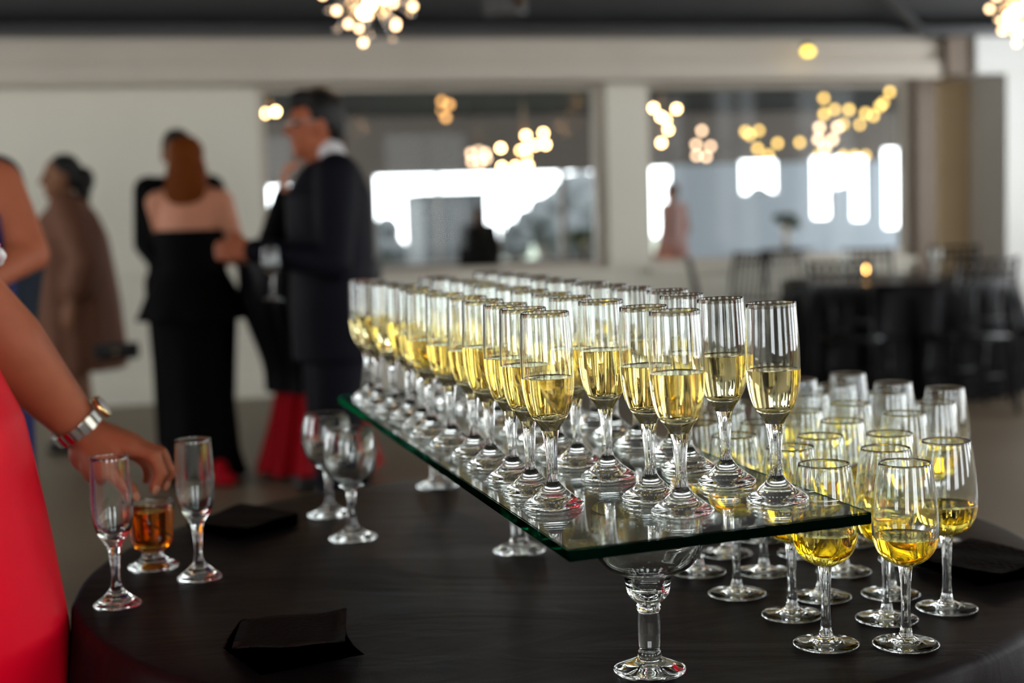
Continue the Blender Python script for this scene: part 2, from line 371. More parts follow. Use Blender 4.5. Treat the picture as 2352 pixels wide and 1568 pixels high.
# garden shapes beyond the far windows, with haze put into their grey colour
def lump_tree(px, py, v, rad, h, label, mat='foliage_grey', seed=0):
    top = at_v(px, py, v); t = empty('tree', (top.x, top.y, 0), 0, label, 'tree', 'trees outside the far windows')
    rr = random.Random(seed); bm = bmesh.new()
    for k in range(16):
        a = rr.uniform(0, 2 * PI); q = rr.uniform(0, rad * 0.75); z = top.z - rad * 0.35 - rr.uniform(0, h)
        e = rad * rr.uniform(0.35, 0.55); ell(bm, (q * math.cos(a), q * math.sin(a), max(z, e)), (e, e, e * 0.9), seg=10, rings=7)
    ell(bm, (0, 0, top.z - rad * 0.5), (rad * 0.55, rad * 0.55, rad * 0.5), seg=10, rings=7)
    obj('crown', bm, mat, t)
    bm = bmesh.new(); tube(bm, [(0, 0, -0.02), (0.03, 0, top.z * 0.5)], [0.14, 0.09], 8); obj('trunk', bm, 'bark', t)
lump_tree(1335, 392, 34, 1.6, 1.8, 'grey rounded tree filling the right end of the long far window', seed=1)
lump_tree(1240, 450, 30.5, 0.5, 0.9, 'small grey tree left of the rounded tree in the far window', seed=2)
lump_tree(890, 500, 30, 0.5, 0.7, 'low grey shrub at the left end of the long far window', seed=3)
lump_tree(1180, 505, 26, 0.35, 0.5, 'low grey tree right of the flat-roofed shed', seed=4)
lump_tree(1570, 400, 30, 0.5, 1.6, 'narrow grey tree beside the pillar seen through the right glazed opening', seed=5)
lump_tree(1742, 425, 30, 0.5, 0.8, 'grey shrub in the small high far window', seed=6)
lump_tree(1935, 425, 30, 0.35, 1.2, 'slim grey tree outside the narrow far windows', seed=7)
def shed(px0, px1, py, v, dep, label, mat, slope=0):
    a = uvz(at_v(px0, 500, v)); b = uvz(at_v(px1, 500, v)); z = at_v((px0 + px1) / 2, py, v).z; hw = (b[0] - a[0]) / 2
    t = empty('garden_building', rm((a[0] + b[0]) / 2, v, -0.02), A, label, 'building')
    bm = bmesh.new(); bbox(bm, -hw, hw, 0, dep, 0, z); obj('walls', bm, mat, t, False)
    bm = bmesh.new(); bbox(bm, -hw - 0.05, hw + 0.05, -0.05, dep + 0.05, z, z + 0.07); obj('roof', bm, mat, t, False)
shed(972, 1118, 446, 27, 2, 'flat-roofed grey shed outside the long far window', 'house_grey')

# ================================================================== lamps
def sputnik(center, rad, label, lit, nrods=34, group='starburst chandeliers', top=3.35, seed=0, bulb='bulb_warm'):
    rr = random.Random(seed); t = empty('starburst_chandelier', center, 0, label, 'chandelier', group)
    bm = bmesh.new(); ell(bm, (0, 0, 0), (0.05, 0.05, 0.05)); obj('hub', bm, 'chrome', t)
    bm = bmesh.new(); tube(bm, [(0, 0, 0.04), (0, 0, top - center[2])], 0.008, 8); obj('down_rod', bm, 'chrome', t)
    bm = bmesh.new(); ell(bm, (0, 0, top - center[2] - 0.012), (0.07, 0.07, 0.02)); obj('canopy', bm, 'chrome', t)
    for k in range(nrods):
        z = 1 - 2 * (k + 0.5) / nrods; ph = k * 2.39996; q = math.sqrt(1 - z * z)
        if z > 0.9: continue
        d = Vector((q * math.cos(ph), q * math.sin(ph), z)); L = rad * rr.uniform(0.82, 1.0)
        bm = bmesh.new(); tube(bm, [d * 0.045, d * L], 0.0045, 6); rod = obj('rod', bm, 'chrome', t)
        bm = bmesh.new()
        if k % 5 == lit:
            ell(bm, d * (L * 0.62), (0.020, 0.020, 0.020), seg=10, rings=6); obj('bulb', bm, bulb, rod)
            bm = bmesh.new(); ell(bm, d * L, (0.011, 0.011, 0.011), seg=8, rings=6); obj('tip', bm, 'bulb_tip', rod)
        else:
            ell(bm, d * L, (0.013, 0.013, 0.013), seg=8, rings=6); obj('tip', bm, 'bulb_tip' if k % 2 else 'chrome', rod)
    return t
c1 = at_y(852, -28, 6.1); sputnik(c1, 0.235, 'sparkling starburst chandelier hanging at the top centre above the guests', 1, 44, top=3.35, seed=1)
c2 = at_y(2352, 20, 7.2); sputnik(c2, 0.17, 'starburst chandelier cut by the top right corner of the picture', 0, 36, top=3.2, seed=2)
for k, (u, v, z) in enumerate(((-1.2, 2.6, 2.45), (2.6, 2.2, 2.45), (0.6, -1.2, 2.45), (4.6, 5.2, 2.5))):
    sputnik(rm(u, v, z), 0.26, ['starburst chandelier left above the drinks table', 'starburst chandelier right above the drinks table', 'starburst chandelier behind the viewer', 'starburst chandelier above the far right of the room'][k], 1, 36, top=3.35, seed=3 + k)
def cluster(name, pts, v, label, bulb, rb, cat='chandelier', top=2.82, sp=0.25):
    ps = [at_v(x, y, v + rnd.uniform(-sp, sp)) for x, y in pts]; c = sum(ps, Vector()) / len(ps)
    t = empty(name, c, 0, label, cat)
    bm = bmesh.new(); ell(bm, (0, 0, 0), (0.04, 0.04, 0.04)); obj('hub', bm, 'bronze', t)
    bm = bmesh.new(); tube(bm, [(0, 0, 0.03), (0, 0, top - c.z)], 0.008, 6); obj('down_rod', bm, 'bronze', t)
    for p in ps:
        bm = bmesh.new(); tube(bm, [(0, 0, 0), p - c], 0.005, 6); a = obj('arm', bm, 'bronze', t)
        bm = bmesh.new(); ell(bm, p - c, (rb, rb, rb), seg=12, rings=8); obj('bulb', bm, bulb, a)
cluster('cluster_chandelier', [(1150, 340), (1207, 342), (1196, 346), (1208, 311), (1248, 306), (1230, 333), (1253, 332), (1208, 358), (1153, 383), (1184, 382), (1206, 384), (1213, 380)], 14.5, 'brightest warm chandelier behind the left glazed opening', 'bulb_warm', 0.022)
cluster('cluster_chandelier', [(1082, 352), (1100, 346), (1115, 352), (1084, 371), (1103, 373), (1117, 364)], 18.5, 'paler chandelier left of the brightest one', 'bulb_soft', 0.030)
cluster('cluster_chandelier', [(609, 260), (633, 256)], 14.0, 'two-bulb lamp at the left edge of the glazed opening beside the man', 'bulb_warm', 0.024)
cluster('cluster_chandelier', [(1015, 232), (1032, 240), (1016, 253), (1024, 270)], 15.0, 'dim orange lamp under the dark ceiling behind the opening', 'bulb_dim', 0.030)
cluster('cluster_chandelier', [(1501, 248), (1518, 268), (1554, 250), (1535, 298), (1486, 323), (1519, 328), (1530, 275)], 14.0, 'bright warm chandelier beside the white pillar', 'bulb_warm', 0.022)
cluster('cluster_chandelier', [(1599, 332), (1632, 336), (1600, 357), (1622, 360), (1612, 300)], 18.5, 'small rosy chandelier right of the pillar chandelier', 'bulb_soft', 0.030)
cluster('cluster_chandelier', [(1882, 293), (1924, 292), (1880, 320), (1912, 320), (1895, 340)], 17.0, 'rosy chandelier among golden lights in the right opening', 'bulb_soft', 0.034)
def light_string(pts, v, label, bulb='bulb_gold', rb=0.030):
    ps = [at_v(x, y, v + rnd.uniform(-0.2, 0.2)) for x, y in pts]; c = ps[0].copy(); t = empty('light_string', c, 0, label, 'string lights')
    bm = bmesh.new(); path = []
    path.append(Vector((ps[0].x, ps[0].y, 2.82)) - c)
    for i, p in enumerate(ps):
        path.append(p - c + Vector((0, 0, rb)))
        if i < len(ps) - 1: path.append((p + ps[i + 1]) / 2 - c + Vector((0, 0, rb - 0.02)))
    path.append(Vector((ps[-1].x, ps[-1].y, 2.82)) - c)
    tube(bm, path, 0.004, 5); obj('cord', bm, 'plastic_black', t)
    for p in ps: bm = bmesh.new(); ell(bm, p - c, (rb, rb, rb * 1.1), seg=12, rings=8); obj('bulb', bm, bulb, t)
light_string([(1712, 302), (1722, 310), (1743, 300), (1740, 341), (1765, 356), (1786, 329), (1837, 327)], 17, 'golden light string left of the rosy chandelier')
light_string([(1892, 226), (1893, 262), (1917, 251), (1950, 252), (1988, 260), (2006, 266), (2021, 244), (2029, 236), (2044, 211)], 16, 'golden light string rising to the right corner of the opening')
light_string([(1880, 356), (1937, 357), (1963, 357), (1988, 357), (1975, 286), (1937, 285)], 18, 'low golden light string before the narrow far window')
lm = at_v(1856, 118, W - 0.52); t = empty('spot_lamp', lm, A, 'small yellow spot lamp on the dark trim above the beam', 'lamp')
bm = bmesh.new(); ell(bm, (0, 0, 0), (0.045, 0.03, 0.03)); obj('bulb', bm, 'lamp_yellow', t); bm = bmesh.new(); bbox(bm, -0.03, 0.03, 0.0, 0.05, 0.02, 0.06); obj('bracket', bm, 'trim_black', t)
sp = at_y(1160, 36, 7.6); t = empty('ceiling_speaker', sp, 0, 'dark canister speaker hanging beside the top chandelier', 'speaker')
bm = lathe([(0, 0.34), (0.1, 0.34), None, (0.11, 0.33), (0.115, 0.02), (0.105, 0), None, (0.09, 0.012), (0, 0.012)], 28); obj('housing', bm, 'ceiling_dark', t)
bm = bmesh.new(); tube(bm, [(0, 0, 0.33), (0, 0, 3.0 - sp.z)], 0.012, 8); obj('stem', bm, 'trim_black', t)
bm = bmesh.new(); tube(bm, [(0.075, -0.092, 0.03), (0.075, -0.092, 0.32)], 0.03, 10); obj('side_tube', bm, 'bronze', t)

# ================================================================== drinks table
TC = Vector((0.064, 2.057, 0)); TR = 0.689; TZ = 0.745
t = empty('round_table', TC, 0, 'round table hidden under the black cloth holding the drinks', 'table')
bm = lathe([(0, 0.737), (0.65, 0.737), (0.665, 0.730), (0.665, 0.713), (0, 0.713)], 64); obj('tabletop', bm, 'dark_wood', t)
bm = lathe([(0.04, 0.713), (0.04, 0.06)], 24); obj('column', bm, 'trim_black', t)
for k in range(4): bm = bmesh.new(); a = k * PI / 2 + 0.4; tube(bm, [(0, 0, 0.08), (0.38 * math.cos(a), 0.38 * math.sin(a), 0.02)], 0.02, 8); obj('foot', bm, 'trim_black', t)
def round_cloth(name, loc, R, ztop, zbot, mat, label, nf=26, amp=0.035, seg=208, sag=0.0, seed=0, flare=0.05):
    rr = random.Random(seed); ph = [rr.uniform(0, 2 * PI) for _ in range(4)]
    bm = bmesh.new(); rows = []
    radii = [(0.0, 0)] + [(R * k / 22, 0) for k in range(1, 21)] + [(R - 0.012, 0.0), (R - 0.003, 0.004), (R + 0.003, 0.014)]
    nd = 14
    for k in range(1, nd + 1): radii.append((R + 0.003 + flare * k / nd, 0.014 + (ztop - zbot - 0.014) * k / nd))
    for i, (r, dz) in enumerate(radii):
        if i == 0: rows.append([bm.verts.new((0, 0, ztop))]); continue
        row = []
        drop = max(0, dz - 0.014) / (ztop - zbot)
        for j in range(seg):
            a = 2 * PI * j / seg
            f = math.sin(nf * a + ph[0] + 1.2 * math.sin(3 * a + ph[1])) + 0.4 * math.sin((nf * 2 + 1) * a + ph[2])
            rr_ = r + amp * f * min(1, drop * 2.2)
            x, y = rr_ * math.cos(a), rr_ * math.sin(a)
            z = ztop - dz
            if dz == 0: z -= 0.0012 * (1 + math.sin(7 * x + 11 * y + ph[3] + 2 * math.sin(5 * y)) * math.sin(9 * x - 6 * y)) * sag
            row.append(bm.verts.new((x, y, z)))
        rows.append(row)
    for j in range(seg): bm.faces.new((rows[0][0], rows[1][j], rows[1][(j + 1) % seg]))
    for i in range(1, len(rows) - 1):
        for j in range(seg): k = (j + 1) % seg; bm.faces.new((rows[i][j], rows[i + 1][j], rows[i + 1][k], rows[i][k]))
    o = obj(name, bm, mat); o.location = loc; tag(o, label, 'tablecloth'); return o
round_cloth('tablecloth', TC, TR, TZ, 0.02, 'tablecloth_black', 'black cloth over the round drinks table with the glasses', sag=1.0, seed=3)
# crease ridges pressed into the cloth
# ================================================================== glassware
FL_OUT = [(0.0262, 0.209), (0.0272, 0.19), (0.0283, 0.168), (0.0287, 0.150), (0.0283, 0.135), (0.0268, 0.120), (0.0237, 0.107), (0.0188, 0.097), (0.0135, 0.0895), (0.0098, 0.083)]
FL_IN = [(0.0, 0.0970), (0.008, 0.0980), (0.0150, 0.1015), (0.0205, 0.1080), (0.0245, 0.1190), (0.0266, 0.135), (0.0271, 0.150), (0.0267, 0.168), (0.0257, 0.19), (0.0248, 0.209)]
FL_STEM = [(0.0098, 0.083), (0.0077, 0.073), (0.0062, 0.058), (0.0058, 0.045), (0.0061, 0.035), (0.0073, 0.028)]
FL_FOOT = [(0.0073, 0.028), (0.0105, 0.0225), (0.0175, 0.0155), (0.0260, 0.0090), (0.0315, 0.0050), (0.0327, 0.0030), (0.0318, 0.0004), (0.026, 0.0), (0.012, 0.0022), (0.0, 0.0028)]
WN_OUT = [(0.0282, 0.2015), (0.0302, 0.190), (0.0328, 0.170), (0.0349, 0.150), (0.0357, 0.133), (0.0346, 0.118), (0.0305, 0.105), (0.0235, 0.0965), (0.0150, 0.0915), (0.0080, 0.0880)]
WN_IN = [(0.0, 0.0945), (0.010, 0.0955), (0.0190, 0.0985), (0.0262, 0.1045), (0.0318, 0.1150), (0.0344, 0.131), (0.0337, 0.150), (0.0316, 0.170), (0.0291, 0.190), (0.0271, 0.2015)]
WN_STEM = [(0.0080, 0.0880), (0.0062, 0.078), (0.0050, 0.058), (0.0047, 0.040), (0.0056, 0.020), (0.0080, 0.0105)]
WN_FOOT = [(0.0080, 0.0105), (0.014, 0.0072), (0.024, 0.0050), (0.0335, 0.0034), (0.0360, 0.0020), (0.0350, 0.0004), (0.030, 0.0), (0.012, 0.002), (0.0, 0.0026)]
GB_OUT = [(0.0335, 0.168), (0.0375, 0.155), (0.0405, 0.138), (0.0408, 0.124), (0.0380, 0.108), (0.0310, 0.094), (0.0205, 0.084), (0.0100, 0.0770)]
GB_IN = [(0.0, 0.0830), (0.010, 0.0842), (0.0205, 0.0890), (0.0295, 0.0970), (0.0360, 0.1095), (0.0392, 0.124), (0.0390, 0.138), (0.0360, 0.155), (0.0321, 0.168)]
GB_STEM = [(0.0100, 0.0770), (0.0070, 0.068), (0.0060, 0.052), (0.0060, 0.035), (0.0080, 0.022)]
GB_FOOT = [(0.0080, 0.022), (0.012, 0.0165), (0.022, 0.0100), (0.032, 0.0060), (0.0362, 0.0035), (0.0350, 0.0004), (0.028, 0.0), (0.012, 0.002), (0.0, 0.0026)]
AM_OUT = [(0.0328, 0.094), (0.0318, 0.080), (0.0302, 0.060), (0.0288, 0.045), (0.0270, 0.035), (0.0215, 0.0285), (0.0160, 0.0250)]
AM_IN = [(0.0, 0.0330), (0.010, 0.0335), (0.0200, 0.0360), (0.0250, 0.0410), (0.0268, 0.048), (0.0284, 0.060), (0.0300, 0.080), (0.0310, 0.094)]
AM_STEM = [(0.0160, 0.0250), (0.0143, 0.0215), (0.0148, 0.0180)]
AM_FOOT = [(0.0148, 0.0180), (0.0200, 0.0125), (0.0290, 0.0080), (0.0350, 0.0045), (0.0342, 0.0004), (0.028, 0.0), (0.012, 0.002), (0.0, 0.0026)]
MG_OUT = [(0.0605, 0.1700), (0.0602, 0.155), (0.0590, 0.140), (0.0550, 0.128), (0.0470, 0.1175), (0.0360, 0.1110), (0.0278, 0.1065), (0.0250, 0.1010), (0.0240, 0.0940), (0.0222, 0.0860), (0.0170, 0.0795), (0.0118, 0.0760)]
MG_IN = [(0.0, 0.0840), (0.0060, 0.0850), (0.0130, 0.0885), (0.0190, 0.0940), (0.0215, 0.1005), (0.0240, 0.1065), (0.0340, 0.1130), (0.0450, 0.1200), (0.0525, 0.1300), (0.0570, 0.1420), (0.0582, 0.155), (0.0587, 0.1700)]
MG_STEM = [(0.0118, 0.0760), (0.0132, 0.0735), (0.0134, 0.0700), (0.0120, 0.0672), (0.0112, 0.0650), (0.0118, 0.0550), (0.0120, 0.0420), (0.0112, 0.0285), (0.0108, 0.0245), (0.0122, 0.0225), (0.0130, 0.0190), (0.0126, 0.0160)]
MG_FOOT = [(0.0126, 0.0160), (0.0170, 0.0135), (0.0260, 0.0095), (0.0350, 0.0058), (0.0392, 0.0035), (0.0380, 0.0004), (0.030, 0.0), (0.012, 0.002), (0.0, 0.0026)]
def interp_r(prof, z):
    for (r0, z0), (r1, z1) in zip(prof, prof[1:]):
        if z0 <= z <= z1: return r0 + (r1 - r0) * (z - z0) / (z1 - z0)
    return prof[-1][0]
def stem_mod(nz0, nz1, k, a):
    def f(t, z):
        q = max(0.0, min(1.0, (z - nz0) / 0.01, (nz1 - z) / 0.012)); return 1 + a * q * math.cos(k * t)
    return f
def make_glass(name, OUT, IN, STEM, FOOT, level=None, liquid=None, liquid_name='champagne', facets=8, fa=0.05):
    """one drinking glass: bowl, stem and foot share one continuous outer surface; the drink meets the bowl without an air gap"""
    t = empty(name, (0, 0, 0))
    IN_s = smoothp(IN, 3); OUT_s = smoothp(OUT, 3)
    ri, zi = IN[-1]; ro, zo = OUT[0]; mid = (ri + ro) / 2; h = (ro - ri) / 2
    lip = [(mid - h * 0.7, zi + h * 0.7), (mid, zi + h), (mid + h * 0.7, zi + h * 0.7)]
    if level:
        rl = interp_r(IN_s, level); inner = [(rl, level)] + [p for p in IN_s if p[1] > level + 1e-4]
    else: inner = IN_s
    obj('bowl', lathe(inner + lip + OUT_s, 44), 'clear_glass', t)
    obj('stem', lathe(smoothp(STEM, 3), 48, stem_mod(STEM[-1][1], STEM[0][1], facets, fa) if facets else None), 'clear_glass', t)
    obj('foot', lathe(smoothp(FOOT, 2), 44), 'clear_glass', t)
    if level:
        side = [(rl, level)] + [p for p in reversed(IN_s) if p[1] < level - 1e-4]
        bm = lathe([(0, level - 0.0006), (rl * 0.5, level - 0.0006), (rl * 0.9, level - 0.0005), (rl * 0.97, level - 0.0001), (rl, level), None] + side[1:], 44)
        bm.faces.ensure_lookup_table()
        nt = 44 * 4
        for i, f in enumerate(bm.faces): f.material_index = 0 if i < nt else 1
        obj(liquid_name, bm, [liquid + '_surface', liquid + '_body'], t)
    return t
protos = {}
for lv in (0.140, 0.146, 0.152): protos['flute', lv] = make_glass('champagne_flute', FL_OUT, FL_IN, FL_STEM, FL_FOOT, lv, 'champagne', 'champagne')
protos['flute', 0] = make_glass('champagne_flute', FL_OUT, FL_IN, FL_STEM, FL_FOOT)
for lv in (0.121, 0.126): protos['wine', lv] = make_glass('wine_glass', WN_OUT, WN_IN, WN_STEM, WN_FOOT, lv, 'wine', 'white_wine', 6, 0.05)
protos['goblet'] = make_glass('balloon_goblet', GB_OUT, GB_IN, GB_STEM, GB_FOOT, facets=0)
protos['amber'] = make_glass('cocktail_glass', AM_OUT, AM_IN, AM_STEM, AM_FOOT, 0.083, 'amber', 'amber_drink', 0)
protos['margarita'] = make_glass('margarita_glass', MG_OUT, MG_IN, MG_STEM, MG_FOOT, facets=0)
def put(key, loc, label, cat, group=None, rot=None, rz=None, s=1.0):
    o = copy_tree(protos[key]); o.location = loc; o.scale = (s, s, s)
    q = Euler((0, 0, rz if rz is not None else rnd.uniform(0, 2 * PI))).to_quaternion()
    if rot is not None: q = rot @ q
    o.rotation_mode = 'QUATERNION'; o.rotation_quaternion = q
    tag(o, label, cat, group); return o

# ---- the glass tray: 0.32 x 1.3 m, turned 17.4 degrees, right side a little higher
TA = math.radians(16.4); tu = Vector((math.cos(TA), math.sin(TA), 0)); tv = Vector((-math.sin(TA), math.cos(TA), 0))
TILT = 0.022; TOPZ = 0.930; _c = at_z(1305, 1262, TOPZ - 0.0036); U0, V0 = _c.dot(tu), _c.dot(tv); U1 = U0 + 0.322; V1 = V0 + 1.285; UM = (U0 + U1) / 2
trot = Matrix.Rotation(TA, 4, 'Z') @ Matrix.Rotation(-TILT, 4, 'Y'); tq = trot.to_quaternion()
tilt_q = (Matrix.Rotation(TA, 4, 'Z') @ Matrix.Rotation(-TILT, 4, 'Y') @ Matrix.Rotation(-TA, 4, 'Z')).to_quaternion()
def on_tray(u, v): return tu * u + tv * v + Vector((0, 0, TOPZ + (u - UM) * TILT))
TH = 0.0125
bm = bmesh.new(); hw, hl = (U1 - U0) / 2, (V1 - V0) / 2
bbox(bm, -hw, hw, -hl, hl, -TH, 0)
bmesh.ops.bevel(bm, geom=list(bm.edges), offset=0.0012, segments=2, affect='EDGES')
for f in bm.faces: f.material_index = 1 if abs(f.normal.z) < 0.5 else 0
tr = obj('glass_tray', bm, ['tray_glass', 'tray_edge'], None, False)
tr.location = tu * UM + tv * (V0 + V1) / 2 + Vector((0, 0, TOPZ)); tr.rotation_euler = trot.to_euler()
tag(tr, 'long clear glass slab with dark green edges carrying the champagne flutes', 'tray')
for k, q in enumerate(((1493, 1540), (1193, 1265), (1005, 1117))):
    p = at_z(*q, TZ)
    put('margarita', p, ['upturned-bowl margarita glass propping the near end of the glass slab', 'margarita glass propping the middle of the glass slab', 'margarita glass propping the far end of the glass slab'][k].replace('upturned-bowl ', ''), 'glass', 'margarita glasses under the slab', rz=0)
ORD = ['first', 'second', 'third', 'fourth', 'fifth', 'sixth', 'seventh', 'eighth', 'ninth', 'tenth', 'eleventh', 'twelfth', 'thirteenth', 'fourteenth']
def base_px(x, y): p = at_z(x, y, TOPZ); u, v = p.dot(tu), p.dot(tv); p = at_z(x, y, TOPZ + (u - UM) * TILT); return p.dot(tu), p.dot(tv)
cols = {'left': [base_px(1273, 1163), base_px(1222, 1132), base_px(1181, 1101)], 'middle': [base_px(1568, 1178), base_px(1497, 1145), base_px(1398, 1098), base_px(1328, 1068)], 'right': [base_px(1786, 1150), base_px(1670, 1110), base_px(1582, 1078)]}
for nme, lst in cols.items():
    last = lst[-1][1]; uu = U0 + {'left': 0.052, 'middle': 0.163, 'right': 0.272}[nme]
    while last + 0.093 < V1 - 0.03:
        last += rnd.uniform(0.088, 0.100); lst.append((uu + rnd.uniform(-0.008, 0.008), last))
lv_front = {('left', 0): 0.140, ('middle', 0): 0.146, ('right', 0): 0.140, ('right', 1): 0.146, ('middle', 2): 0.152}
for nme, lst in cols.items():
    for k, (u, v) in enumerate(lst):
        lv = lv_front.get((nme, k), rnd.choice((0.140, 0.146, 0.152)))
        put(('flute', lv), on_tray(u, v) + Vector((0, 0, 0.0003)), 'champagne flute on the glass slab, %s column, %s from the near end' % (nme, ORD[k]), 'glass', 'filled champagne flutes on the glass slab', tilt_q)
# ---- white wine glasses on the cloth, row by row
rows = [[(1895, 1480), (2081, 1480)], [(1820, 1413), (2037, 1422), (2175, 1397)], [(1693, 1364), (1888, 1371), (2046, 1365)], [(1605, 1314), (1755, 1314), (1938, 1313), (2080, 1287)],
        [(1668, 1272), (1846, 1272), (1957, 1246), (2150, 1246)], [(1748, 1236), (1862, 1207), (2039, 1205)], [(1660, 1207), (1925, 1172), (2054, 1167), (2172, 1190)], [(1838, 1150), (1950, 1130)]]
PLACE = {2: ['left', 'right'], 3: ['left', 'centre', 'right'], 4: ['leftmost', 'second from the left', 'third from the left', 'rightmost']}
for i, row in enumerate(rows):
    for k, (x, y) in enumerate(row):
        p = at_z(x, y, TZ + 0.0004); p = p + tu * max(0, U1 + 0.0385 - p.dot(tu))
        put(('wine', 0.121 if rnd.random() < 0.5 else 0.126), p, 'white wine glass, %s row from the front, %s' % (ORD[i], PLACE[len(row)][k]), 'glass', 'white wine glasses on the black cloth', s=1.03)
# ---- empty glasses on the left
put(('flute', 0), at_z(270, 1390, TZ), 'empty champagne flute nearest the red dress at the table edge', 'glass', 'empty champagne flutes', s=0.95)
put(('flute', 0), at_z(459, 1328, TZ), 'empty champagne flute right of the amber cocktail', 'glass', 'empty champagne flutes', s=0.95)
put('goblet', at_z(811, 1237, TZ), 'empty round goblet, the nearer of the pair left of the slab', 'glass', 'empty round goblets', s=1.035)
put('goblet', at_z(758, 1183, TZ), 'empty round goblet, the farther of the pair left of the slab', 'glass', 'empty round goblets', s=1.035)
am = put('amber', at_z(353, 1303, TZ), 'short footed glass of amber cocktail under the reaching hand', 'glass', rz=0, s=1.03)
bm = bmesh.new(); tube(bm, [(-0.036, -0.004, 0.100), (0.021, 0.006, 0.045)], 0.0015, 8); st = obj('stirrer', bm, 'plastic_black'); st.location = am.location; tag(st, 'thin black stirrer leaning in the amber cocktail', 'stirrer')
for k in list(protos): drop_tree(protos[k])
# ---- black paper napkins in fanned stacks
def napkin_stack(x, y, rz, n, fan, where, size=0.125):
    c = at_z(x, y, TZ); seg = 10
    for k in range(n):
        bm = bmesh.new(); rr = random.Random(k + int(x)); g = []
        top = k == n - 1
        for i in range(seg + 1):
            row = []
            for j in range(seg + 1):
                a, b = i / seg - 0.5, j / seg - 0.5
                lift = (0.0045 * max(0, a + 0.05) ** 1.5 * 4 * max(0, b + 0.2)) * (k / n) + (0.0012 * math.sin(9 * a + 4 * b + k) if top else 0)
                row.append(bm.verts.new((a * size, b * size, 0.0014 + lift)))
            g.append(row)
        for i in range(seg):
            for j in range(seg): bm.faces.new((g[i][j], g[i + 1][j], g[i + 1][j + 1], g[i][j + 1]))
        ext = bmesh.ops.solidify(bm, geom=list(bm.faces), thickness=0.0013)
        bmesh.ops.recalc_face_normals(bm, faces=bm.faces)
        o = obj('cocktail_napkin', bm, 'napkin'); o.location = c + Vector((0, 0, 0.0004 + k * 0.0019)); o.rotation_euler = (0, 0, rz + fan * (k - n / 2))
        tag(o, ('topmost black paper napkin of the stack ' if top else 'black paper napkin under the top one in the stack ') + where, 'napkin', 'napkins ' + where)
napkin_stack(672, 1498, 0.30, 14, -0.034, 'at the front of the table')
napkin_stack(560, 1212, 0.9, 10, 0.03, 'behind the empty flutes', 0.13)
napkin_stack(2262, 1310, 0.55, 10, 0.03, 'right of the wine glasses', 0.13)

# ================================================================== people
def frame(yaw, pitch=0.0, roll=0.0): return (Euler((0, 0, yaw)).to_matrix() @ Euler((pitch, 0, 0)).to_matrix() @ Euler((0, roll, 0)).to_matrix())
def head_shapes(bm, c, R):
    def P(x, y, z): return c + R @ Vector((x, y, z))
    ell(bm, P(0, -0.012, 0.03), (0.074, 0.093, 0.095), R); ell(bm, P(0, 0.024, -0.042), (0.057, 0.064, 0.076), R)
    ell(bm, P(0, 0.058, -0.094), (0.026, 0.026, 0.022), R); cap(bm, P(0, 0.084, 0.018), 0.010, P(0, 0.106, -0.022), 0.0135)
    for s in (-1, 1):
        ell(bm, P(s * 0.075, -0.004, -0.008), (0.012, 0.022, 0.032), R); cap(bm, P(s * 0.012, 0.080, 0.030), 0.010, P(s * 0.045, 0.066, 0.030), 0.010)
        ell(bm, P(s * 0.036, 0.062, -0.022), (0.022, 0.016, 0.020), R); cap(bm, P(0, 0.078, -0.055), 0.010, P(s * 0.018, 0.072, -0.058), 0.007)
        cap(bm, P(0, 0.076, -0.067), 0.010, P(s * 0.016, 0.070, -0.066), 0.007)
    cap(bm, P(0, -0.02, -0.06), 0.052, P(0, -0.025, -0.16), 0.056)
def hand_shapes(bm, wrist, d, n, side, curl=0.5, s=1.0):
    """d pointing direction, n back-of-hand normal, side=+1 when the thumb is on d x n side"""
    d = d.normalized(); n = (n - d * n.dot(d)).normalized(); t = d.cross(n) * side
    for k, (off, L) in enumerate(((0.030, 0.085), (0.010, 0.095), (-0.011, 0.088), (-0.031, 0.068))):
        b = wrist + d * 0.088 * s + t * off * s; cap(bm, wrist + t * off * 0.5 * s, 0.020 * s, b, 0.014 * s)
        p = b; dd = d.copy()
        for q, fr in enumerate((0.45, 0.30, 0.25)):
            ang = curl * (0.6 + 0.5 * q); ax = dd.cross(n).normalized(); dd = (Matrix.Rotation(-ang, 3, d.cross(n).normalized()) @ dd)
            e = p + dd * L * fr * s; cap(bm, p, (0.0105 - 0.0012 * q) * s, e, (0.0098 - 0.0012 * q) * s, 10); p = e
    b = wrist + d * 0.025 * s + t * 0.024 * s; m = b + (d * 0.6 + t * 0.7 - n * 0.2).normalized() * 0.045 * s
    cap(bm, b, 0.018 * s, m, 0.013 * s); cap(bm, m, 0.012 * s, m + (d * 0.9 + t * 0.25 - n * 0.4).normalized() * 0.045 * s, 0.009 * s)
J0 = dict(hl=(-0.09, 0, 0.90), hr=(0.09, 0, 0.90), kl=(-0.10, 0.02, 0.50), kr=(0.10, 0.02, 0.50), al=(-0.11, -0.02, 0.09), ar=(0.11, -0.02, 0.09), tl=(-0.13, 0.13, 0.035), trr=(0.13, 0.13, 0.035),
          sl=(-0.175, 0, 1.385), sr=(0.175, 0, 1.385), el=(-0.235, -0.03, 1.11), er=(0.235, -0.03, 1.11), wl=(-0.24, 0.06, 0.875), wr=(0.24, 0.06, 0.875), head=(0, 0.025, 1.565), neck=(0, 0, 1.43))
